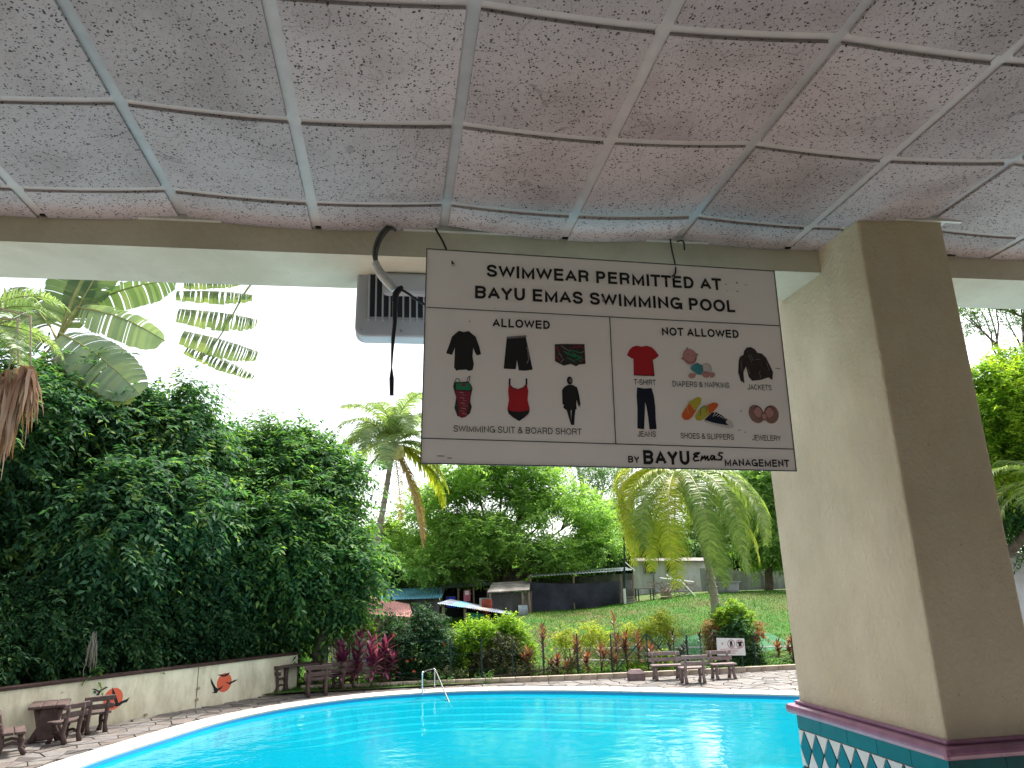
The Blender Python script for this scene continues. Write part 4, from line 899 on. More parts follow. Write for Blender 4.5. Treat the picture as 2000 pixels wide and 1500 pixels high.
for i, (a, b, w_, m, bow, dr_, rl) in enumerate([
    ((150, 600, 23.6), (326, 668, 22.8), 1.0, 'bananal', .12, .5, .25), ((116, 650, 23), (278, 775, 21.6), 1.55, 'bananal', .10, .3, -.1), ((120, 690, 23), (258, 792, 21.5), 1.0, 'bananay', .04, .3, -.3),
    ((120, 650, 24), (165, 500, 24.4), 1.6, 'banana', .1, .2, .2), ((140, 625, 24), (240, 460, 24.6), 1.5, 'banana', .1, .2, 0), ((160, 600, 24.5), (350, 548, 24.2), .9, 'banana', .15, .6, .6),
    ((100, 640, 24.4), (20, 560, 24.5), 1.1, 'banana', .1, .4, .3), ((95, 670, 24), (-60, 640, 23.8), 1.1, 'banana', .2, .4, 0), ((90, 690, 24.3), (20, 790, 24.), 1.0, 'banana', .2, .4, .5)]):
    blade_leaf(bp_, 'banana_leaf', at(*a), at(*b), w_, m, bow, 30, .3, dr_, i, rl, taper=.36)
    MB().tube([hub-Bo, at(*a)-Bo], [.05, .035], 6).build('leaf_stalk', 'stalk', bp_, smooth=True)
# its long arching leaf, slit into separate blades that hang across the stalk against the sky
MB().tube([Vector(q)-Bo for q in catmull([hub, at(180, 520, 23.5), at(320, 430, 22.5), at(450, 450, 22), at(505, 520, 21.6), at(476, 575, 21.6), at(440, 640, 21.6), at(405, 690, 21.6), at(385, 700, 21.6)], 5, False)], [.06-.05*i/40 for i in range(41)], 6).build('leaf_stalk', 'stalk', bp_, smooth=True)
def slit_blade(a, b, wpx, seed):
    g = random.Random(seed); a = at(*a)-Bo; b = at(*b)-Bo; ax = (b-a); L = ax.length; ax.normalize(); dn = Vector((0, 0, -1)); dn = (dn-ax*dn.dot(ax)).normalized(); wd_ = wpx*21.6/F
    B = MB(); t = 0
    while t < .985:
        st = g.uniform(.025, .075) if t < .75 else g.uniform(.015, .03); st = min(st, 1-t); prof = (math.sin(math.pi*min(.985, t*.84+.14)))**.35; w0 = wd_*prof*g.uniform(.88, 1.04)
        slit = g.choice((.03, .12, .3, .45))*(1 if t < .75 else .3); lean = g.uniform(.01, .03)*L; pts = []
        c0 = a+ax*L*t+Vector((0, 0, .06*math.sin(math.pi*t))); tw = g.uniform(-.05, .12)
        for q in range(5):
            u = q/4; o = c0+dn*w0*u+ax*lean*math.sin(u*math.pi)+Vector((0, -1, 0))*(.12+tw)*math.sin(u*math.pi); s0 = L*st*slit*math.sin(math.pi*min(1, u+.1))
            pts += [o+ax*s0*.5, o+ax*(L*st-s0*.5)]
        B.add(pts, [(2*q, 2*q+1, 2*q+3, 2*q+2) for q in range(4)]); t += st
    B.build('leaf_blade', 'bananaz', bp_)
for i, (a, b, w_) in enumerate([((346, 568, 21.6), (496, 576, 21.6), 28), ((350, 603, 21.6), (503, 624, 21.5), 38), ((360, 646, 21.6), (507, 688, 21.5), 38), ((366, 676, 21.7), (498, 732, 21.6), 24), ((358, 550, 21.6), (470, 548, 21.6), 22)]): slit_blade(a, b, w_, i)
# pinnate palm at the far left edge with its brown skirt
def frond(parent, origin, az, el, L, curve, m, nl=46, ll=.8, lw=.045, hang=.5, rib='stalk', seed=0, r0=.03, twist=0., tipcol=None):
    g = np.random.default_rng(seed); o = Vector(origin)-Vector(parent.location); n = 26; P = [o]; e = el
    for i in range(n):
        t = i/n; e = el-curve*(t**1.25); a = az+twist*t
        P.append(P[-1]+Vector((math.cos(e)*math.sin(a), math.cos(e)*math.cos(a), math.sin(e)))*L/n)
    fr = bpy.data.objects.new('frond', None); link(fr, parent)
    MB().tube(P, [r0*(1-i/n)+.004 for i in range(n+1)], 5).build('rachis', rib, fr, smooth=True)
    Pn = np.array([tuple(p) for p in P]); T = unit(np.gradient(Pn, axis=0)); V = []; Fc = []; 
    for s in (-1, 1):
        for k in range(nl):
            t = .1+.89*(k+g.random()*.5)/nl; f = t*n; i = min(int(f), n-1); p = Pn[i]+(Pn[i+1]-Pn[i])*(f-i); tt = T[i]
            lat = np.cross(tt, [0, 0, 1.]); nl_ = np.linalg.norm(lat); lat = lat/nl_ if nl_ > .15 else np.array([math.cos(az), -math.sin(az), 0])
            l = ll*(math.sin(math.pi*min(1, .12+t*.86)))**.6*(.85+.3*g.random()); h = hang*(.8+.5*g.random())
            d = lat*s*(1-.45*min(1, hang))+tt*.45+np.array([0, 0, .2]); q = p.copy(); b = len(V); wv = np.cross(unit(d), [0, 0, 1.]); wv = unit(tt*1.+g.normal(size=3)*.25)
            for j in range(4):
                w_ = lw*(1, .95, .6, .06)[j]*.5; V += [q-wv*w_, q+wv*w_]
                d = unit(d); q = q+d*l/3; d = d+np.array([g.normal()*.1, g.normal()*.1, -h*(.65+.55*j)])
            Fc += [(b+2*j, b+2*j+1, b+2*j+3, b+2*j+2) for j in range(3)]
    npmesh('leaflets', np.array(V), Fc, m, fr)
    return fr
def palm(name, label, base, crownpt, r0, fronds, group=None, nuts=None, bend=.3, bark='palmbark'):
    root = empty(name, base); tag(root, label, 'palm tree', group); base = Vector(base); c = Vector(crownpt)-base
    pts = [Vector((c.x*(t**1.4)+bend*math.sin(math.pi*t)*.6, c.y*t, c.z*t-.2*(1-t))) for t in [i/14 for i in range(15)]]
    MB().tube(pts, [r0*(1.5-.8*min(1, i/4)*.6-.35*i/14) for i in range(15)], 10).build('trunk', bark, root, smooth=True)
    for i in range(1, 40):   # leaf scars
        t = i/40; j = t*14; p = pts[int(j)].lerp(pts[min(14, int(j)+1)], j % 1)
        if i % 2: MB().tube([p, p+Vector((0, 0, .05))], [r0*1.12*(1.18-.4*t), r0*1.08*(1.18-.4*t)], 10).build('trunk_ring', bark, root, smooth=True)
    for i, f in enumerate(fronds):
        f = dict(f); frond(root, Vector(crownpt)+Vector(f.pop('o', (0, 0, 0))), seed=i*7+3, **f)
    if nuts:
        for i in range(nuts[1]):
            a = random.uniform(0, 6.28); rr = random.uniform(.2, .52); p = c+Vector((math.cos(a)*rr, math.sin(a)*rr, random.uniform(-.8, -.25)))-Vector((0, .3, 0))
            B = MB(); B.tube([p+Vector((0, 0, z)) for z in (-.17, -.13, -.05, .05, .12, .16)], [.03, .1, .15, .15, .1, .03], 8); B.build('coconut', nuts[0], root, smooth=True)
        for i in range(7):
            a = i*.9; MB().tube([c, c+Vector((math.cos(a)*.35, math.sin(a)*.35, .05)), c+Vector((math.cos(a)*.5, math.sin(a)*.5, -.5))], [.02, .015, .008], 5).build('fruit_stalk', 'stalk', root)
    return root
A_ = math.radians
# far left feathery fronds + brown dead skirt
fp = empty('feather_palm', (-8.9, 19.0, .95)); tag(fp, 'feather palm at the left edge with a brown dead frond hanging from it', 'palm tree')
Fo = Vector(fp.location); hub2 = at(-60, 640, 19.)
MB().tube([(0, 0, 0), (hub2-Fo)*.5, hub2-Fo], [.16, .13, .1], 9).build('trunk', 'palmbark', fp, smooth=True)
for i, (az, el, L, cu, m) in enumerate([(95, 45, 2.3, 1.6, 'frondg'), (70, 20, 2.4, 1.5, 'frondg'), (120, 5, 2.2, 1.2, 'frondg'), (100, -15, 2.2, 1.0, 'frond'), (85, 62, 2.6, 1.9, 'frondg'), (250, 30, 2.4, 1.4, 'frondg'), (10, 40, 2.4, 1.4, 'frondg'), (180, 25, 2.4, 1.4, 'frondg')]):
    frond(fp, hub2, A_(az), A_(el), L, cu, m, nl=40, ll=.7, lw=.05, hang=.35, seed=i)
for i, (px0, py0, px1, py1, px2, py2) in enumerate([(-30, 640, 38, 620, 12, 745), (-20, 620, 34, 625, 36, 735), (-10, 600, 60, 618, 60, 745)]):
    MB().tube([at(px0, py0, 18.6)-Fo, at(px1, py1, 18.5)-Fo, at(px2, py2, 18.5)-Fo], [.03, .025, .018], 6).build('dead_stalk', 'deadstalk', fp, smooth=True)
for px, py, L in ((8, 740, 2.5), (36, 735, 2.1), (56, 725, 1.4)): strips(fp, 'dead_leaflets', at(px, py, 18.5), 60, L, .25, 'dry', .045, px)

# coconut palms
def ring_fronds(n, el0, el1, L, cu, m, ll=.9, hang=.6, seed=0, nl=48, lw=.05):
    g = random.Random(seed); out = []
    for i in range(n):
        t = i/n; out.append(dict(az=i*2.399+g.uniform(-.2, .2), el=A_(el0+(el1-el0)*t+g.uniform(-8, 8)), L=L*g.uniform(.85, 1.1), curve=cu*g.uniform(.8, 1.2), m=m if not callable(m) else m(t), ll=ll, hang=hang, nl=nl, lw=lw))
    return out
c1 = at(768, 868, 36)
f1 = ring_fronds(20, 82, 12, 3.7, 1.95, 'frondg', 1.0, .7, 2, 60, .07)
f1 += [dict(az=A_(75), el=A_(-25), L=4.2, curve=1.0, m='frondy', ll=1.1, hang=1.1, nl=60, lw=.13), dict(az=A_(95), el=A_(-15), L=3.8, curve=1.1, m='frondy', ll=1.0, hang=1.1, nl=56, lw=.11), dict(az=A_(60), el=A_(-55), L=5.0, curve=.55, m='frondd', ll=.7, hang=1.1, nl=54, lw=.09, rib='deadstalk'),
       dict(az=A_(110), el=A_(-62), L=5.3, curve=.45, m='frondd', ll=.8, hang=1.2, nl=60, lw=.1, rib='deadstalk'), dict(az=A_(20), el=A_(-60), L=4.0, curve=.5, m='frondd', ll=.5, hang=1.1, nl=40, lw=.05, rib='deadstalk'), dict(az=A_(250), el=A_(-35), L=2.8, curve=.9, m='frondg', ll=.7, hang=1.2, nl=40, lw=.06)]
b1 = at(700, 1100, 36); b1.z = ground_z(b1.x, b1.y)
palm('coconut_palm', 'tall coconut palm with cream coconuts and yellowing hanging fronds left of the notice', b1, c1, .17, f1, nuts=('coconut', 30), bend=.5)
c2 = at(1322, 925, 30)
g2 = random.Random(5); f2 = []
for az, el, L, cu, m in [(-95, 35, 4.6, 3.1, 'frondy'), (-80, 20, 4.6, 2.9, 'frondy'), (-110, 10, 5.0, 2.4, 'frondy'), (-130, 0, 5.3, 1.9, 'frond'), (-150, -5, 5.8, 1.75, 'frondy'), (-172, 0, 6.2, 1.8, 'frond'), (170, 2, 6.2, 1.85, 'frond'), (150, 5, 6.0, 1.9, 'frond'), (132, 8, 5.6, 2.1, 'frond'),
                       (115, 15, 5.3, 2.5, 'frond'), (98, 25, 5.0, 2.8, 'frond'), (80, 35, 4.8, 3.0, 'frond'), (30, 20, 4.6, 2.2, 'frond'), (-30, 20, 4.6, 2.2, 'frond'), (0, 50, 4.2, 2.2, 'frond'), (-60, 50, 4.4, 3.2, 'frond'), (60, 60, 4.2, 3.2, 'frond'), (-150, -42, 5.6, .8, 'frondy'), (168, -42, 5.6, .8, 'frond'), (-112, -28, 5.0, 1.1, 'frondy'), (122, -25, 5.2, 1.15, 'frondy'), (-20, 78, 3.2, 1.2, 'frond'),
                       (-130, -32, 5.2, 1.0, 'frondy'), (145, -34, 5.4, .95, 'frond'), (105, -8, 5.0, 1.9, 'frond'), (-178, -25, 5.9, 1.1, 'frond'), (-95, -8, 4.7, 1.9, 'frondy')]:
    f2.append(dict(az=A_(az), el=A_(el), L=L, curve=cu, m=m, ll=1.15, hang=1.25, nl=88, lw=.052, r0=.04))
b2 = Vector((at(1400, 1225, 30.5).x, 30.5, 0)); b2.z = ground_z(b2.x, b2.y)
palm('coconut_palm', 'big drooping yellow-green coconut palm with orange nuts beneath the notice, its pale trunk leaning', b2, c2, .165, f2, nuts=('ococonut', 16), bend=.35)

# ================================================================== background trees
def btree(label, px, py, Y, lst, n, m, name='background_tree', r0=.25, group=None, **kw):
    b = at(px, 1150, Y); b.z = ground_z(b.x, b.y); c = cl(lst); top = at(px, py, Y)
    return tree(name, label, 'tree', tuple(b), tuple(top), r0, c, n, m, group, **kw)
gc = random.Random(12); lay = []
for k in range(92):
    h_ = gc.random(); y_ = 1115-h_*235; hw = 225*(1-.62*h_**1.6)*(1 if h_ > .12 else .7)
    x_ = 990+gc.uniform(-1, 1)*hw; lay.append((x_, y_+gc.uniform(-8, 8)+abs(x_-990)*.05, gc.uniform(39, 45), gc.uniform(.9, 1.5)*(1.15-.3*h_)))
btree('large feathery light green tree with layered branches beneath the notice', 985, 1120, 42, lay, 9800, 'leafC', r0=.28, limbs=30, lump=0, k=10, twig=.8, L=.22, W=.10, flat=.2, droop=.06, seed=21, shell=.15, out=1.2)
btree('dark green tree behind the blue roof, left of the feathery tree', 800, 1090, 47, [(790, 1080, 47, 1.7), (840, 1100, 47, 1.6), (760, 1110, 46, 1.6), (735, 1070, 47, 1.3), (810, 1120, 46, 1.4), (870, 1120, 46, 1.2)], 3600, 'leafE', k=9, twig=.9, L=.26, W=.12, seed=22)
btree('yellow-green bushy tree beside the hanging dead fronds', 765, 1080, 46, [(750, 1060, 46, 1.1), (775, 1085, 46, 1.0), (740, 1100, 46, 1.3), (785, 1105, 46, .9), (722, 1110, 46, 1.1)], 2600, 'leafD', k=9, twig=.7, L=.2, W=.09, seed=23, r0=.12)
btree('tall thin pale trunked tree rising behind the feathery tree', 1135, 930, 58, [(1120, 900, 58, 1.3), (1160, 930, 58, 1.2), (1100, 950, 58, 1.0), (1180, 980, 58, 1.1), (1140, 1000, 58, .9), (1200, 930, 58, 1.4), (1110, 860, 58, 1.5)], 750, 'leafE', bark='paletrunk', r0=.3, k=8, twig=1.0, L=.22, W=.08, seed=24)
btree('sparse pale tree showing sky through it, second thin trunk behind', 1170, 940, 60, [(1170, 900, 60, 1.6), (1150, 1000, 60, 1.2), (1215, 1000, 60, 1.4), (1190, 1040, 60, 1.4)], 900, 'leafE', bark='paletrunk', r0=.16, k=8, twig=1.0, L=.22, W=.08, seed=25)
btree('bright green tree to the right of the drooping palm, next to the column', 1500, 1030, 40, [(1490, 950, 40, 1.5), (1530, 1000, 40, 1.6), (1480, 1010, 40, 1.3), (1450, 950, 41, 1.2), (1500, 1065, 39, 1.1), (1540, 1075, 39, 1.0), (1555, 920, 40, 1.8), (1470, 1075, 40, .8)], 5200, 'leafC', k=9, twig=.7, L=.22, W=.1, seed=26, flat=.6)
btree('dull green tree between the two palms behind the long tin roof', 1230, 1050, 50, [(1215, 1050, 50, 1.6), (1260, 1040, 50, 1.7), (1235, 1090, 50, 1.4), (1300, 1080, 50, 1.5), (1180, 1095, 50, 1.2), (1190, 1010, 51, 1.2)], 3600, 'leafE', k=9, twig=.9, L=.26, W=.12, seed=27)
btree('dark tree behind the grey boundary wall and palm trunk', 1400, 1060, 52, [(1380, 1050, 52, 2.0), (1440, 1060, 52, 2.0), (1340, 1080, 52, 1.6), (1410, 1000, 53, 1.8), (1490, 1090, 50, 1.4)], 3600, 'leafE', k=9, twig=.9, L=.26, W=.12, seed=28)
btree('low dark tree behind the huts under the feathery tree', 900, 1120, 52, [(880, 1110, 52, 1.6), (930, 1120, 52, 1.7), (990, 1120, 52, 1.7), (1060, 1115, 52, 1.7), (1120, 1115, 52, 1.7), (1170, 1110, 52, 1.4), (1010, 1080, 53, 1.8)], 4600, 'leafE', k=9, twig=.9, L=.26, W=.12, seed=29)
# right of the column
tree('shade_tree', 'bright lime green tree with feathery leaves to the right of the column', 'tree', (13.5, 19.5, .1), tuple(at(1985, 900, 19.5)), .2, cl([(1960, 800, 19.5, 1.3), (2000, 740, 19.5, 1.1), (1940, 880, 19.5, 1.0), (2020, 880, 19.5, 1.4), (1930, 760, 20, .6), (1990, 830, 19, 1.0), (1910, 850, 20, .9)]), 5200, 'leafD', k=12, twig=.6, L=.13, W=.055, seed=31, flat=.55, droop=.15)
tree('shade_tree', 'sparse dark branched tree high up to the right of the column', 'tree', (19, 23, .1), tuple(at(2150, 700, 23)), .2, cl([(1930, 600, 23, 1.0), (1900, 575, 23, .9), (1990, 570, 23, 1.0), (2060, 600, 23, 1.6), (1885, 620, 23, .6), (2080, 700, 23, 1.2), (2010, 635, 23, .4)]), 1500, 'leafE', k=11, twig=.55, L=.10, W=.045, seed=32, flat=.5, droop=.1)
tree('shade_tree', 'dark green tree low behind the lime tree at the right edge', 'tree', (16.5, 24, .1), tuple(at(1980, 980, 24)), .2, cl([(1930, 950, 24, 1.5), (1990, 970, 24, 1.5), (1960, 1020, 24, 1.3), (2050, 980, 24, 2)]), 2800, 'leafB', k=11, twig=.7, L=.15, W=.07, seed=33)
c3 = at(2040, 945, 17.5)
palm('coconut_palm', 'small palm whose fronds reach in from the right edge below the lime tree', Vector((c3.x+.3, 17.5, -.0)), c3, .12, ring_fronds(11, 60, -20, 2.0, 1.7, 'frond', .6, .5, 8, 36, .045), bend=.1)
rw = empty('boundary_wall', (19, 24, 0)); tag(rw, 'short stretch of pale painted boundary wall at the right edge of the view', 'wall')
MB().box((0, 0, 1.6), (9, .2, 3.2)).build('wall_panel', 'housew', rw); MB().box((0, 0, 3.24), (9.1, .3, .08)).build('wall_coping', 'gwall', rw)

# ================================================================== settlement beyond the slope
def corr(a, b, c, d, n=None, amp=.02, thick=0):
    """corrugated sheet on corners a-b (along the waves' run) and d-c"""
    a, b, c, d = map(Vector, (a, b, c, d)); L = (b-a).length; n = n or max(8, int(L/.12)); up_ = (b-a).cross(d-a).normalized(); B = MB(); vs = []
    for i in range(n*2+1):
        t = i/(n*2); h_ = amp*(1 if i % 2 else -1); vs += [a.lerp(b, t)+up_*h_, d.lerp(c, t)+up_*h_]
    B.add(vs, [(2*i, 2*i+1, 2*i+3, 2*i+2) for i in range(n*2)]); return B
def rel_to(o, *pts): return [Vector(p)-Vector(o.location) for p in pts]
def gp_(px, Y): p = at(px, 1150, Y); p.z = ground_z(p.x, p.y); return p
# long shed with tin roof and black netting
sh = empty('shed', gp_(1120, 38)); tag(sh, 'long open shed with pale tin roof and black netting hung along its front', 'shed')
so_ = Vector(sh.location)
def quad(B, pts, th=.04):
    p = [Vector(q) for q in pts]; nrm = (p[1]-p[0]).cross(p[3]-p[0]).normalized()*th
    B.add(p+[q+nrm for q in p], [(0, 1, 2, 3), (7, 6, 5, 4), (0, 4, 5, 1), (1, 5, 6, 2), (2, 6, 7, 3), (3, 7, 4, 0)]); return B
corr(*rel_to(sh, at(1028, 1127, 37.5), at(1238, 1113, 37.5), at(1225, 1108, 43), at(1040, 1119, 43)), n=34).build('roof', 'tin', sh)
B = MB(); nn = 30   # sagging net
for i in range(nn+1):
    t = i/nn; p = at(1036+174*t, 1137+4*math.sin(math.pi*t)-2*t, 37.7+.12*math.sin(t*11)); q = at(1036+174*t, 1192, 37.7+.1*math.sin(t*14+1)); q.z = ground_z(q.x, q.y)+.02
    B.v += [tuple(p-so_), tuple(p.lerp(q, .5)-so_+Vector((0, .12*math.sin(t*19), 0))), tuple(q-so_)]
for i in range(nn):
    for j in range(2): B.f.append((3*i+j, 3*i+j+1, 3*i+4+j, 3*i+3+j)); B.mi.append(0)
B.build('netting', 'net', sh, smooth=True)
for px, Y in ((1036, 37.8), (1120, 37.8), (1212, 37.8), (1236, 37.8), (1050, 42.5), (1218, 42.5)):
    p = gp_(px, Y); q = at(px, 1122 if Y < 40 else 1116, Y); MB().tube([p-so_, q-so_], .05, 6).build('post', 'wood', sh)
MB().add(rel_to(sh, at(1206, 1135, 38.2), at(1238, 1132, 38.2), gp_(1238, 38.2), gp_(1206, 38.2)), [(0, 1, 2, 3)]).build('side_panel', 'concrete', sh)
MB().add(rel_to(sh, at(1036, 1130, 42.8), at(1236, 1120, 42.8), gp_(1236, 42.8), gp_(1036, 42.8)), [(0, 1, 2, 3)]).build('back_panel', 'concrete', sh)
# small hut
hu = empty('hut', gp_(994, 36.5)); tag(hu, 'small grey hut with weathered fibre roof on posts beside the black netting', 'hut')
ho = Vector(hu.location)
quad(MB(), rel_to(hu, at(952, 1159, 35.9), at(1034, 1154, 35.9), at(1036, 1136, 38.5), at(962, 1140, 38.5)), .06).build('roof', 'fibre', hu)
quad(MB(), rel_to(hu, at(959, 1160, 36.8), at(1022, 1157, 36.8), gp_(1024, 36.8), gp_(960, 36.8)), -.12).build('wall', 'concrete', hu)
for px in (957, 1020, 1033): MB().tube([gp_(px, 36)-ho, at(px, 1157, 36)-ho], .05, 6).build('post', 'wood', hu)
quad(MB(), rel_to(hu, at(1012, 1182, 35.2), at(1030, 1182, 35.2), gp_(1030, 35.2), gp_(1012, 35.2)), .03).build('tin_panel', 'tin', hu)
quad(MB(), rel_to(hu, at(1024, 1158, 37.5), at(1036, 1155, 37.5), gp_(1036, 37.5), gp_(1024, 37.5)), .03).build('side_panel', 'fibre', hu)
# lean-to with striped tin sheets
le = empty('lean_to', gp_(925, 33.5)); tag(le, 'low lean-to roof of mixed blue and white tin sheets over a green panel', 'lean-to')
cols = ['tin', 'blue', 'tin', 'fibre', 'tin', 'tin']; nb = 6
for k in range(nb):
    f0, f1 = k/nb, (k+1)/nb
    a = at(852+150*f0, 1178+23*f0, 33); b = at(852+150*f1, 1178+23*f1, 33); c = at(905+98*f1, 1172+20*f1, 36.5); d = at(905+98*f0, 1172+20*f0, 36.5)
    c = at(880+118*f1, 1170+24*f1, 36.5); d = at(880+118*f0, 1170+24*f0, 36.5)
    corr(*rel_to(le, a, b, c, d), n=6, amp=.015).build('roof_sheet', cols[k], le)
quad(MB(), rel_to(le, at(912, 1196, 33.6), at(946, 1199, 33.6), gp_(946, 33.6), gp_(912, 33.6)), .04).build('green_panel', 'greenp', le)
quad(MB(), rel_to(le, at(858, 1184, 35.5), at(998, 1200, 35.5), gp_(998, 35.5), gp_(858, 35.5)), .04).build('back_panel', 'void', le)  # near-black sheet paints in the shade under the roof
for px, m in ((866, 'wood'), (908, 'wood'), (950, 'rust'), (985, 'wood')): MB().tube([gp_(px, 33.3)-Vector(le.location), at(px, 1180+23*(px-852)/150, 33.3)-Vector(le.location)], .06, 6).build('post', m, le)
# dark open barn behind
ba = empty('open_barn', gp_(900, 41)); tag(ba, 'dark open barn with flat grey metal roof behind the lean-to', 'barn')
corr(*rel_to(ba, at(855, 1150, 40), at(958, 1142, 40), at(958, 1128, 45), at(870, 1134, 45)), n=16).build('roof', 'tin', ba)
quad(MB(), rel_to(ba, at(862, 1150, 43), at(958, 1144, 43), gp_(958, 43), gp_(862, 43)), .05).build('back_wall', 'void', ba)  # near-black colour stands for the shade inside the barn
for px in (862, 895, 925, 952): MB().tube([gp_(px, 40.2)-Vector(ba.location), at(px, 1148, 40.2)-Vector(ba.location)], .05, 6).build('post', 'wood', ba)
dc = empty('hanging_cloth', at(912, 1160, 39.5)); tag(dc, 'red and white cloth hanging under the barn roof', 'cloth'); MB().box((0, 0, -.1), (.35, .03, .55)).build('cloth', 'bannerp', dc); MB().box((.0, -.03, .05), (.2, .02, .2)).build('white_patch', 'white', dc)
# blue and red roofs
bh = empty('house', gp_(810, 40)); tag(bh, 'house with bright blue sheet roof beyond the flowering bush', 'house')
corr(*rel_to(bh, at(735, 1172, 38), at(862, 1168, 38), at(872, 1146, 43.5), at(760, 1150, 43.5)), n=24).build('roof', 'blue', bh)
quad(MB(), rel_to(bh, at(740, 1172, 38.6), at(858, 1168, 38.6), gp_(858, 38.6), gp_(740, 38.6)), .1).build('wall', 'concrete', bh)
rh = empty('house', gp_(765, 33)); tag(rh, 'house with faded red sheet roof just above the flowering bush', 'house')
corr(*rel_to(rh, at(700, 1196, 32), at(808, 1206, 32), at(800, 1180, 36), at(725, 1166, 36)), n=20).build('roof', 'redroof', rh)
quad(MB(), rel_to(rh, at(705, 1199, 32.6), at(800, 1206, 32.6), gp_(800, 32.6), gp_(705, 32.6)), .1).build('wall', 'wood', rh)
# white house and grey wall
wh = empty('house', gp_(1290, 45)); tag(wh, 'white walled house with two small dark windows behind the drooping palm', 'house')
wo = Vector(wh.location); quad(MB(), rel_to(wh, gp_(1238, 45), gp_(1378, 45), at(1378, 1098, 45), at(1238, 1098, 45)), -.2).build('wall', 'housew', wh)
quad(MB(), rel_to(wh, at(1232, 1098, 44.6), at(1384, 1098, 44.6), at(1384, 1092, 48), at(1232, 1092, 48)), .1).build('roof', 'fibre', wh)
for px, py in ((1268, 1108), (1310, 1106)):
    c = at(px, py, 44.98)-wo; f_ = MB().box(c, (.75, .1, .8)).build('window', 'gwall', wh); MB().box(c+Vector((0, -.06, 0)), (.6, .02, .65)).build('pane', 'pane', f_)
for px in (1278, 1316): c = (at(px, 1142, 44.95)-wo); MB().box(c, (.05, .06, 1.9)).build('downpipe', 'gwall', wh)
gw = empty('boundary_wall', gp_(1440, 43)); tag(gw, 'grey panelled boundary wall on top of the slope, left of the column', 'wall')
go = Vector(gw.location); edges = [1372, 1390, 1424, 1492, 1560, 1640]
for a, b in zip(edges[:-1], edges[1:]):
    p, q = gp_(a, 43), gp_(b, 43); quad(MB(), rel_to(gw, p, q, at(b-1, 1117, 43), at(a+1, 1113, 43)), -.12).build('wall_panel', 'gwall', gw)
    c = at(a, 1115, 42.9); c.z -= 1; MB().box(c-go, (.22, .3, 2.3)).build('pilaster', 'gwall2', gw)
pl_ = empty('utility_pole', gp_(1219, 37)); tag(pl_, 'thin dark utility pole with pale foot at the end of the long shed', 'pole')
MB().tube([(0, 0, .5), at(1219, 1050, 37)-Vector(pl_.location)], [.055, .045], 8).build('shaft', 'fpost', pl_); MB().tube([(0, 0, -.1), (0, 0, .75)], .07, 8).build('foot', 'white', pl_)
MB().tube([at(1221, 1098, 37)-Vector(pl_.location), at(1240, 1115, 37)-Vector(pl_.location)], .03, 6).build('stay', 'white', pl_)
hp = empty('brush_heap', gp_(1315, 38)); tag(hp, 'heap of cut brushwood with stray poles in front of the white house', 'brush heap')
B = MB()
for i in range(150):
    a = Vector((random.uniform(-1.1, 1.0), random.uniform(-.6, .6), random.uniform(0, .75))); d = Vector((random.uniform(-1, 1), random.uniform(-.5, .5), random.uniform(-.2, .5)))*.55; B.tube([a-d*.5, a+d*.5], .015, 4)
B.build('brushwood', 'wood', hp)
for a, b in (((-.9, -.6, .95), (.9, -.6, .7)), ((.2, -.8, .7), (.75, -1, .0)), ((-.5, -.5, 1.1), (.2, -.6, .6))): MB().tube([a, b], .035, 6).build('pole', 'white', hp)
tb = empty('trestle_table', gp_(1258, 38)); tag(tb, 'small low table with dark legs before the white house wall', 'table')
MB().box((0, 0, .62), (1.0, .6, .05)).build('table_top', 'fibre', tb)
for sx in (-.4, .4):
    for sy in (-.22, .22): MB().tube([(sx, sy, 0), (sx, sy, .6)], .03, 6).build('leg', 'fpost', tb)
bl = empty('garden_pot', gp_(1412, 38)); tag(bl, 'large round concrete planter standing at the foot of the grey wall', 'planter')
MB().tube([(0, 0, -.1), (0, 0, .1), (0, 0, .5)], [.7, .8, .85], 20).build('planter', 'gwall', bl, smooth=False); MB().tube([(0, 0, .5), (0, 0, .56)], [.95, .95], 20).build('rim', 'gwall2', bl)

# ================================================================== planting beyond the curb
def bush(label, lst, n, m, name='bush', flowers=0, fm='flower', **kw):
    c = cl(lst); b = Vector(c[0][0]); b.z = ground_z(b.x, b.y); root = empty(name, b); tag(root, label, 'bush')
    B = MB()
    for q, r in c:
        for j in range(3):
            p, rr = branchy((random.uniform(-.1, .1), random.uniform(-.1, .1), -.05), Vector(q)-b+Vector((random.uniform(-.5, .5)*r, 0, 0)), .02, .006, .4, 5); B.tube(p, rr, 5)
    B.build('stem', 'bark', root, smooth=True)
    crown('foliage', root, c, n, m, **kw)
    if flowers:
        g = np.random.default_rng(3)
        for i in range(flowers):
            q, r = c[g.integers(len(c))]; d = unit(g.normal(size=3)); d[1] = -abs(d[1]); p = Vector(q)-b+Vector(d)*r*1.12
            V = []; Fc = []
            for k in range(6):
                a = k*math.pi/3; rad = .055; V += [(p.x, p.y, p.z), (p.x+math.cos(a-.5)*rad*.8, p.y-.03, p.z+math.sin(a-.5)*rad*.8), (p.x+math.cos(a)*rad, p.y-.01, p.z+math.sin(a)*rad), (p.x+math.cos(a+.5)*rad*.8, p.y-.03, p.z+math.sin(a+.5)*rad*.8)]; Fc += [(4*k, 4*k+1, 4*k+2, 4*k+3)]
            npmesh('flower', V, Fc, fm, root)
    return root
bush('large dark bush dotted with orange-red flowers beside the log table', [(815, 1265, 24.2, .85), (780, 1240, 24.3, .6), (855, 1245, 24.3, .65), (830, 1215, 24.5, .5), (870, 1280, 24, .5), (775, 1290, 24, .45), (800, 1305, 24, .4)], 2400, 'leafH', flowers=16, k=8, twig=.3, L=.09, W=.045, seed=41)
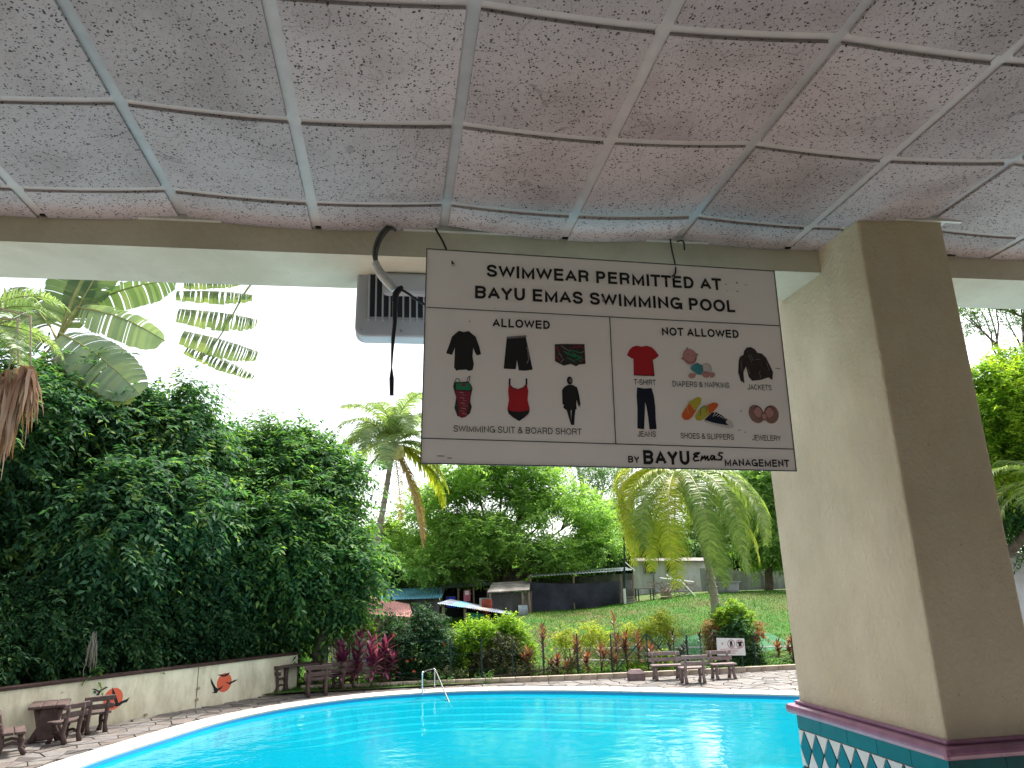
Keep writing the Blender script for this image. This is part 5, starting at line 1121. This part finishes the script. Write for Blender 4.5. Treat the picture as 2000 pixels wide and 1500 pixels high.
bush('fresh green upright bush right of the flowering bush', [(915, 1245, 24.3, .45), (930, 1270, 24.3, .5), (900, 1275, 24.3, .4), (945, 1240, 24.3, .35)], 1000, 'leafD', k=8, twig=.3, L=.1, W=.045, seed=42, droop=.1)
bush('olive brown bush with bare lower stems, behind the handrail', [(965, 1285, 24, .5), (940, 1290, 24, .4), (985, 1265, 24, .4), (1010, 1290, 24, .35)], 1100, 'brownl', k=8, twig=.3, L=.09, W=.04, seed=43)
bush('yellow-green leafy shrub rising to a point left of the grass slope', [(985, 1225, 24.6, .35), (1005, 1245, 24.6, .4), (970, 1238, 24.6, .3), (1020, 1260, 24.6, .35), (1000, 1210, 24.6, .18)], 800, 'leafD', k=8, twig=.3, L=.1, W=.05, seed=44, droop=.2)
bush('yellow flowering creeper mound on the low wire, left part', [(1110, 1243, 25.6, .28), (1145, 1235, 25.6, .3), (1170, 1240, 25.6, .28), (1090, 1250, 25.6, .22), (1130, 1250, 25.6, .22)], 520, 'leafY', k=7, twig=.3, L=.07, W=.04, seed=45)
bush('yellow flowering creeper mound beside the tall red ti plant, right part', [(1265, 1222, 25.6, .32), (1297, 1213, 25.6, .33), (1230, 1230, 25.6, .28), (1300, 1235, 25.6, .3), (1250, 1242, 25.6, .25)], 760, 'leafY', k=7, twig=.3, L=.07, W=.04, seed=46)
bush('round clipped bush with lime green top behind the small white sign', [(1432, 1225, 24.4, .62), (1428, 1245, 24.4, .6), (1440, 1260, 24.3, .55), (1430, 1280, 24.2, .4)], 2400, 'leafB', k=8, twig=.25, L=.085, W=.05, seed=47)
bush('lime green young growth crowning the round bush', [(1432, 1203, 24.4, .42), (1412, 1212, 24.4, .33), (1452, 1212, 24.4, .33)], 800, 'leafD', k=8, twig=.2, L=.08, W=.045, seed=48)
bush('loose orange tinted shrub left of the round bush', [(1392, 1240, 24.5, .3), (1385, 1222, 24.5, .25), (1398, 1262, 24.5, .3)], 450, 'oleaf', k=7, twig=.22, L=.08, W=.045, seed=49)
bush('small yellow-green shrub at the wire between the braces', [(1288, 1282, 23.6, .2), (1300, 1290, 23.6, .2), (1240, 1300, 23.8, .2)], 260, 'leafD', k=7, twig=.2, L=.08, W=.04, seed=50)
bush('low orange-red shrub to the right of the small white sign', [(1472, 1240, 24, .25), (1458, 1255, 24, .22), (1480, 1225, 24.1, .15)], 200, 'oleafr', k=7, twig=.2, L=.08, W=.035, seed=51)
bush('dark shrub hiding the posts of the small white sign', [(1455, 1300, 23.6, .3), (1470, 1280, 23.6, .3), (1440, 1310, 23.6, .25)], 500, 'leafH', k=7, twig=.22, L=.09, W=.04, seed=52)
bush('twiggy dry undergrowth beneath the flowering bush', [(870, 1312, 23.6, .3), (900, 1318, 23.6, .25), (1000, 1315, 23.5, .3), (1040, 1310, 23.5, .3), (1080, 1308, 23.5, .25), (740, 1318, 23.8, .3), (1120, 1300, 23.6, .25)], 900, 'brownl', k=6, twig=.25, L=.07, W=.03, seed=53)
bush('bright leaf tuft peeping out beneath the broad tree', [(690, 1228, 24.2, .16), (725, 1230, 24.2, .14)], 60, 'leafD', k=7, twig=.25, L=.12, W=.08, seed=54)
def ti_plant(label, px, ptop, Y, m, heads=2, ll=.34, lw=.055, group=None, pbase=None, name='ti_plant', lean=0):
    b = at(px, 1150, Y); b.z = ground_z(b.x, b.y) if Y > 22.8 else 0; t = at(px, ptop, Y); H_ = t.z-b.z
    root = empty(name, b); tag(root, label, 'plant', group); P = []; D = []; Ls = []; B = MB(); g = np.random.default_rng(int(px))
    for h_ in range(heads):
        dx = 0 if h_ == 0 else g.uniform(-.28, .28); hh = (H_-ll*.6)*(1 if h_ == 0 else g.uniform(.55, .85))
        B.tube([(0, 0, -.05), (dx*.4, 0, hh*.5), (dx, g.uniform(-.1, .1), hh)], [.018, .014, .010], 5)
        n = 30
        for k in range(n):
            t_ = k/n; z = hh*(.35+.65*t_) if hh > .5 else hh*(.2+.8*t_); a = k*2.4; e = -.2+1.35*t_
            P.append((dx*(z/hh), 0, z)); D.append((math.cos(a)*math.cos(e), math.sin(a)*math.cos(e), math.sin(e)+.1)); Ls.append(ll*(.75+.35*g.random()))
    P = np.array(P); D = unit(np.array(D)+g.normal(size=(len(P), 3))*.12); V = []; Fc = []
    for p, d, l in zip(P, D, Ls):
        s = np.cross(d, [0, 0, 1.]); s = s/max(np.linalg.norm(s), 1e-3); b_ = len(V); q = p.copy(); dd = d.copy()
        for j in range(5):
            w_ = lw*(.35, .85, 1., .7, .05)[j]*.5; V += [q-s*w_, q+s*w_]; q = q+dd*l/4; dd = unit(dd+np.array([0, 0, -.16]))
        Fc += [(b_+2*j, b_+2*j+1, b_+2*j+3, b_+2*j+2) for j in range(4)]
    B.build('stem', 'bark', root, smooth=True); npmesh('leaves', V, Fc, m, root)
    return root
for px, pt, Y, hd_, lab in [(668, 1252, 23.6, 2, 'purple ti plant nearest the log benches, low and spreading'), (703, 1232, 23.7, 2, 'tall purple ti plant before the pale banner, blue patch to its right'), (728, 1236, 23.5, 2, 'purple ti plant between the tallest one and the flowering bush'), (755, 1242, 23.8, 3, 'purple ti plant tucked against the flowering bush')]:
    ti_plant(lab, px, pt-8, Y-.4, 'tipur', hd_+1, .5, .085)
for px, pt, Y, hd_, lab in [(1055, 1212, 23.8, 2, 'tall brown-red ti plant standing alone left of the slope bushes'), (1030, 1258, 23.7, 2, 'short red ti plant close to the olive brown bush'), (1082, 1272, 23.6, 3, 'low pinkish ti plant right of the lone tall one'), (1120, 1236, 23.6, 2, 'brown-red ti plant beside the slim dark post'),
                        (1195, 1187, 24, 2, 'tallest red-orange ti plant, a spire before the grass'), (1165, 1250, 23.8, 2, 'red ti plant to the left of the tallest spire'), (1185, 1262, 23.5, 2, 'short ti plant in front of the tallest spire'), (1215, 1228, 23.8, 3, 'bushy brown ti plant right of the tallest spire'), (1237, 1226, 24, 2, 'upright ti plant next to the braced corner post, farther one'),
                        (1262, 1250, 23.6, 2, 'red ti plant growing under the braced corner post'), (1505, 1246, 23.8, 2, 'spreading dry red ti plant left of the column'), (1532, 1236, 23.8, 2, 'red ti plant half cut off by the column edge'), (1140, 1268, 23.5, 2, 'small red ti plant between post and spire'), (1100, 1285, 23.4, 1, 'smallest ti plant by the kerb')]:
    ti_plant(lab, px, pt, Y, 'tired', hd_, .36, .06)
for px, pt, Y, hd_, lab in [(1306, 1230, 24, 2, 'dark croton behind the left log bench, tallest of its pair'), (1330, 1245, 23.8, 3, 'wide dark croton behind the left log bench'), (1358, 1232, 24, 1, 'thin dark croton above the middle log bench'), (1380, 1225, 23.8, 1, 'slim black-green croton left of the small sign'), (1396, 1245, 23.6, 2, 'short black-green croton touching the small sign')]:
    ti_plant(lab, px, pt, Y, 'tidark', hd_, .24, .05, name='croton')
# grass
g = np.random.default_rng(8); n_ = 90000
X = g.uniform(-6, 20, n_); Yy = 23+15*g.random(n_)**1.2; Zz = np.array([ground_z(a, b) for a, b in zip(X, Yy)])
P = np.stack([X, Yy, Zz-.01], 1); D = np.stack([g.normal(size=n_)*.5, g.normal(size=n_)*.4, np.ones(n_)], 1); Lg = .05+.07*g.random(n_)
s = unit(np.stack([g.normal(size=n_), g.normal(size=n_)*.5, np.zeros(n_)], 1))*.012
V = np.stack([P-s, P+s, P+unit(D)*Lg[:, None]], 1).reshape(-1, 3); tag(npmesh('grass', V, np.arange(n_*3).reshape(-1, 3), 'blade'), kind='stuff')
# low weeds
wc = [(Vector((x, y, ground_z(x, y)+.05)), .3) for x, y in [(random.uniform(-2, 14), random.uniform(22.9, 25.5)) for _ in range(60)]]
V, Fc = sprays(wc, 1500, k=6, twig=.2, L=.09, W=.04, seed=61, droop=.1, flat=.35); tag(npmesh('weeds', V, Fc, 'leafB'), kind='stuff')
# green net on the slope at right
gn = MB(); xs_ = [(x, y) for x in np.linspace(8.8, 15, 12) for y in np.linspace(26.4, 29.5, 6)]
for i, (x, y) in enumerate(xs_): gn.v.append((x-9, y-27, ground_z(x, y)+.03+.03*math.sin(x*3+y*2)))
for i in range(11):
    for j in range(5): a = i*6+j; gn.f.append((a, a+6, a+7, a+1)); gn.mi.append(0)
o = gn.build('shade_net', 'gnet', loc=(9, 27, 0), smooth=True); tag(o, 'green shade netting laid over the slope left of the column', 'netting')

# ================================================================== fences
fe = empty('wire_fence', (5, 23.1, 0)); tag(fe, 'low dark wire fence on slim posts along the planting behind the kerb', 'fence'); fo = Vector(fe.location)
posts = []
for px, top in ((640, 1262), (880, 1246), (940, 1245), (1000, 1243), (1060, 1242), (1126, 1238), (1192, 1238), (1262, 1238), (1340, 1240), (1400, 1240), (1470, 1240), (1545, 1236)):
    t = at(px, top, 23.15); posts.append(t); MB().tube([Vector((t.x, t.y, -.05))-fo, t-fo], .022, 6).build('post', 'fpost', fe)
for a, b in (((1262, 1238), (1310, 1290)), ((1262, 1238), (1195, 1320))):
    MB().tube([at(a[0], a[1], 23.15)-fo, at(b[0], b[1], 23.2)-fo], .02, 6).build('brace', 'fpost', fe)
for f_ in (.3, .65, .97):
    for a, b in zip(posts[:-1], posts[1:]): MB().tube([Vector((a.x, a.y, a.z*f_))-fo, Vector((b.x, b.y, b.z*f_))-fo], .004, 4).build('wire', 'fpost', fe)
wf = empty('rail_fence', (8, 26, 0)); tag(wf, 'low fence of two thin white rails crossing the bottom of the slope', 'fence'); wo2 = Vector(wf.location)
for y0_, y1_ in ((1267, 1262), (1290, 1283)):
    MB().tube([at(1080, y0_, 25.8)-wo2, at(1320, y0_-2, 25.8)-wo2, at(1600, y1_, 25.8)-wo2], .025, 6).build('rail', 'white', wf)
for px in (1085, 1140, 1255, 1340, 1430, 1495): MB().tube([Vector((at(px, 1270, 25.8).x, 25.8, 0))-wo2, at(px, 1262, 25.8)-wo2], .03, 6).build('post', 'white', wf)
gt = empty('gate_pillar', (-2.2, 25.2, 0)); tag(gt, 'cream gate pillar behind the slanting tree trunk at the end of the wall', 'pillar')
MB().box((0, 0, .9), (.45, .4, 1.9)).build('shaft', 'wallp', gt); MB().box((-.9, .1, .9), (.5, .2, 1.6)).build('wing', 'wallp', gt)
MB().tube([at(586, 1262, 24.7)-Vector(gt.location), at(640, 1308, 24.4)-Vector(gt.location)], .03, 6).build('handrail', 'fpost', gt)
bn = empty('banner', (-.7, 25.6, 0)); tag(bn, 'pale banner with blue and pink patches seen between the purple ti plants', 'banner')
bo = Vector(bn.location)
quad(MB(), rel_to(bn, at(648, 1318, 25.6), at(775, 1318, 25.6), at(775, 1246, 25.6), at(648, 1250, 25.6)), -.03).build('sheet', 'banner', bn)
quad(MB(), rel_to(bn, at(715, 1298, 25.55), at(740, 1298, 25.55), at(738, 1278, 25.55), at(716, 1284, 25.55)), -.02).build('blue_patch', 'bannerb', bn)
quad(MB(), rel_to(bn, at(664, 1312, 25.55), at(708, 1312, 25.55), at(708, 1296, 25.55), at(664, 1298, 25.55)), -.02).build('pink_patch', 'bannerp', bn)
for px in (650, 772): MB().tube([at(px, 1240, 25.65)-bo, Vector((at(px, 1300, 25.65).x, 25.65, 0))-bo], .03, 6).build('post', 'fpost', bn)

# ================================================================== log furniture
def leg_curve(x, y0, y1, z0, z1, r=.05, bow=.06):
    return [Vector((x, y0+(y1-y0)*t+bow*math.sin(math.pi*t)*(1 if y1 >= y0 else -1), z0+(z1-z0)*t)) for t in (0, .25, .5, .75, 1)]
def make_bench(w_, m):
    """log-look concrete bench: sits facing +y, back at -y"""
    root = empty('log_bench')
    for dy in (-.09, .12): 
        B = MB(); B.box((0, dy, .43), (w_, .2, .06)); B.build('seat_slat', m, root, bevel=.02)
    for z, y in ((.58, -.235), (.76, -.27)):
        B = MB(); B.box((0, y, z), (w_+.04, .055, .12), Matrix.Rotation(R(8), 3, 'X')); B.build('back_slat', m, root, bevel=.02)
    for sx in (-1, 1):
        x = sx*(w_/2-.12)
        B = MB(); B.tube([(x, -.24, 0), (x, -.17, .2), (x, -.2, .42), (x, -.245, .62), (x, -.27, .8)], [.06, .045, .05, .045, .035], 7); B.build('leg', m, root, smooth=True)
        B = MB(); B.tube([(x, .24, 0), (x, .15, .14), (x, .18, .28), (x, .12, .4)], [.06, .045, .05, .055], 7); B.build('leg', m, root, smooth=True)
        B = MB(); B.tube([(x, -.18, .2), (x, 0, .24), (x, .16, .2)], .03, 6); B.build('brace', m, root, smooth=True)
    return root
def make_table(w_, m):
    root = empty('log_table')
    for dy in (-.26, 0, .26): MB().box((0, dy, .74), (w_, .25, .07)).build('table_slat', m, root, bevel=.02)
    for sx in (-1, 1):
        x = sx*(w_/2-.22)
        for sy in (-1, 1): MB().tube([(x, sy*.27, 0), (x, sy*.14, .3), (x, sy*.22, .7)], [.08, .06, .07], 8).build('leg', m, root, smooth=True)
        MB().box((x, 0, .37), (.14, .34, .66)).build('pedestal', m, root, bevel=.03)
    return root
protos = {}
def put(kind, w_, m, px, py, rz, label, group, dx=0, dy=0, s=1.):
    key = (kind, w_, m); p = atz(px, py, .01)
    if key not in protos: o = protos[key] = (make_bench if kind == 'bench' else make_table)(w_, m)
    else: o = copy_tree(protos[key])
    o.location = (p.x+dx, p.y+dy, .012); o.rotation_euler.z = A_(rz); o.scale = (s*.9,)*3
    tag(o, label, 'bench' if kind == 'bench' else 'table', group); return o
gA, gB, gC = 'log furniture by the painted wall', 'log furniture under the broad tree', 'log benches at the far kerb'
put('table', 1.1, 'log', 72, 1452, 108, 'dark brown log table nearest the camera, seen end on', gA, 0, .4, 1.0)
put('bench', .62, 'log', 178, 1432, 35, 'dark brown log chair in front of the painted sun, back towards us', gA, 0, .1, 1.0)
put('bench', .62, 'log', 124, 1450, 62, 'log chair squeezed against the right side of the nearest table', gA, .0, 0, 1.0)
put('bench', .9, 'log', 14, 1474, -65, 'log bench cut by the left edge of the picture', gA, 0, .1, 1.0)
put('table', 1.2, 'log', 576, 1352, 20, 'dark log table under the broad tree, benches on both sides', gB, 0, .4, 1.05)
put('bench', 1.0, 'log', 526, 1354, -25, 'greyish log bench on the left of the middle table', gB, 0, .1, 1.)
put('bench', .72, 'log', 618, 1357, 12, 'log chair with its back to the pool, right of the middle table', gB, 0, -.1, 1.08)
put('bench', .72, 'log', 641, 1352, 12, 'log chair directly beside the one that backs the pool', gB, .1, .3, 1.05)
put('bench', .72, 'log', 669, 1348, 55, 'rightmost log chair of the middle group, turned to the table', gB, 0, .1, 1.05)
put('bench', 1.0, 'logg', 1306, 1328, 172, 'leftmost weathered log bench at the far kerb beside the stone block', gC, 0, .1, 1.)
put('bench', .8, 'logg', 1356, 1334, -4, 'middle weathered log bench at the far kerb, back towards the pool', gC, 0, .05, 1.)
put('bench', .8, 'logg', 1417, 1326, 178, 'weathered log bench directly beneath the small white sign', gC, 0, .1, 1.)
bk = empty('stone_block', atz(1243, 1329, 0)); tag(bk, 'squat brown stone block on the far edge of the deck', 'block')
MB().prism([(-.22, -.18), (.22, -.18), (.22, .18), (-.22, .18)], 0, .2).build('block_body', 'block', bk, bevel=.01)
B = MB(); B.add([(-.23, -.19, .2), (.23, -.19, .2), (.23, .19, .2), (-.23, .19, .2), (-.14, -.1, .3), (.14, -.1, .3), (.14, .1, .3), (-.14, .1, .3)], [(3, 2, 1, 0), (4, 5, 6, 7), (0, 1, 5, 4), (1, 2, 6, 5), (2, 3, 7, 6), (3, 0, 4, 7)]); B.build('block_cap', 'block', bk)
# handrail
p0 = atz(825, 1356, .035); p1 = atz(849, 1361, -.2); pe = atz(878, 1374, -.1)
hr = empty('pool_handrail', p0); tag(hr, 'bent stainless steel handrail leading down the pool steps', 'handrail')
t0 = p0+Vector((0, 0, .56)); t1 = p1+Vector((0, 0, .72)); t1.z = .53
pts = catmull([p0-p0, t0-p0-Vector((0, 0, .08)), t0-p0+Vector((.03, -.03, 0)), t1-p0+Vector((-.03, .08, .0)), t1-p0+Vector((.03, -.06, -.05)), pe-p0, pe-p0+(pe-t1)*.12], 6, False)
MB().tube(pts, .02, 8).build('rail', 'steel', hr, smooth=True); MB().tube([t1-p0+Vector((0, 0, -.02)), Vector((p1.x, p1.y, -.25))-p0], .018, 8).build('post', 'steel', hr, smooth=True)
MB().tube([(0, 0, 0), (0, 0, .012)], .045, 12).build('flange', 'steel', hr)
# little sign
sg = empty('rules_sign', (at(1427, 1280, 22.6).x, 22.6, 0)); tag(sg, 'small white rules sign with two red prohibition circles behind the log benches', 'sign')
so3 = Vector(sg.location)
def ps(px, py): return at(px, py, 22.6)-so3
quad(MB(), [ps(1399, 1246), ps(1453, 1247), ps(1456, 1280), ps(1401, 1280)], -.02).build('board', 'white', sg)
for px in (1406, 1449): q = ps(px, 1270); MB().tube([Vector((q.x, .03, 0)), Vector((q.x, .03, q.z))], .02, 6).build('post', 'fpost', sg)
MTr = mat('sign_circle', (.45, .08, .12), .6)
for px in (1427.5, 1444.5):
    c = ps(px, 1257.5); B = MB(); ro, ri = .125, .105
    for k in range(24):
        a, b = k*math.pi/12, (k+1)*math.pi/12; y_ = -.024
        B.add([(c.x+ro*math.cos(a), c.y+y_, c.z+ro*math.sin(a)), (c.x+ro*math.cos(b), c.y+y_, c.z+ro*math.sin(b)), (c.x+ri*math.cos(b), c.y+y_, c.z+ri*math.sin(b)), (c.x+ri*math.cos(a), c.y+y_, c.z+ri*math.sin(a))], [(0, 1, 2, 3)])
    B.build('prohibition_ring', MTr, sg)
def sil(c, pts, m='black'): MB().add([(c.x+x*.01, c.y-.026, c.z+z*.01) for x, z in pts], [tuple(range(len(pts)))]).build('pictogram', m, sg)
sil(ps(1427.5, 1257.5), [(-3.5, 8), (3.5, 8), (4.5, -8), (1, -8), (0, 3), (-1, -8), (-4.5, -8)])
sil(ps(1444.5, 1257.5), [(-3, 8), (0, 6), (3, 8), (9, 4), (7, 1), (5, 2), (5, -8), (-5, -8), (-5, 2), (-7, 1), (-9, 4)])
for k in range(4):
    a, b = ps(1405+k % 2*4, 1267+k*3), ps(1445-k*3, 1267.5+k*3); MB().box((a+b)/2+Vector((0, -.023, 0)), ((b-a).x, .004, .014)).build('text_line', 'pink', sg)
MB().box(ps(1410, 1257)+Vector((0, -.023, 0)), (.05, .004, .05)).build('emblem', 'pink', sg)


# loose things round the sheds
def drum(label, px, Y, r, h_, m, name='drum'):
    b = gp_(px, Y); o = empty(name, b); tag(o, label, name.replace('_', ' ')); B = MB(); B.tube([(0, 0, 0), (0, 0, h_*.03), (0, 0, h_*.33), (0, 0, h_*.35), (0, 0, h_*.37), (0, 0, h_*.66), (0, 0, h_*.68), (0, 0, h_*.7), (0, 0, h_)], [r*.97, r, r, r*1.05, r, r, r*1.05, r, r], 14); B.build('body', m, o); MB().tube([(0, 0, h_), (0, 0, h_+.03)], [r*.92, r*.85], 14).build('lid', 'fpost', o)
drum('blue plastic drum standing in the dark barn opening', 880, 39.5, .25, .8, 'bannerb'); drum('white drum standing at the right post of the dark barn', 944, 39.3, .22, .7, 'white'); drum('rusty drum left of the small grey hut', 950, 35.6, .25, .75, 'rust')
for px, Y, w_, m, lab in ((1228, 37.2, .5, 'fibre', 'pale wooden crate at the foot of the utility pole'), (1300, 37.3, .45, 'wood', 'weathered crate in front of the brush heap')):
    b = gp_(px, Y); o = empty('crate', b); tag(o, lab, 'crate')
    for z in (.06, .18, .30):
        for sy in (-1, 1): MB().box((0, sy*w_*.35, z), (w_, .02, .08)).build('slat', m, o)
        for sx in (-1, 1): MB().box((sx*w_*.5, 0, z), (.02, w_*.7, .08)).build('slat', m, o)
    MB().box((0, 0, .02), (w_, w_*.68, .02)).build('base', m, o)
# screws and bracket of the vent housing
for dx in (.03, .22, .4):
    MB().tube([(lx+dx, Yv-vo.y-.004, bz_+.03), (lx+dx, Yv-vo.y+.01, bz_+.03)], .006, 8).build('screw', 'steel', vh)
MB().box((lx+.3, Yv-vo.y+.06, tz+.05), (.3, .05, .08)).build('bracket', 'steel', vh)
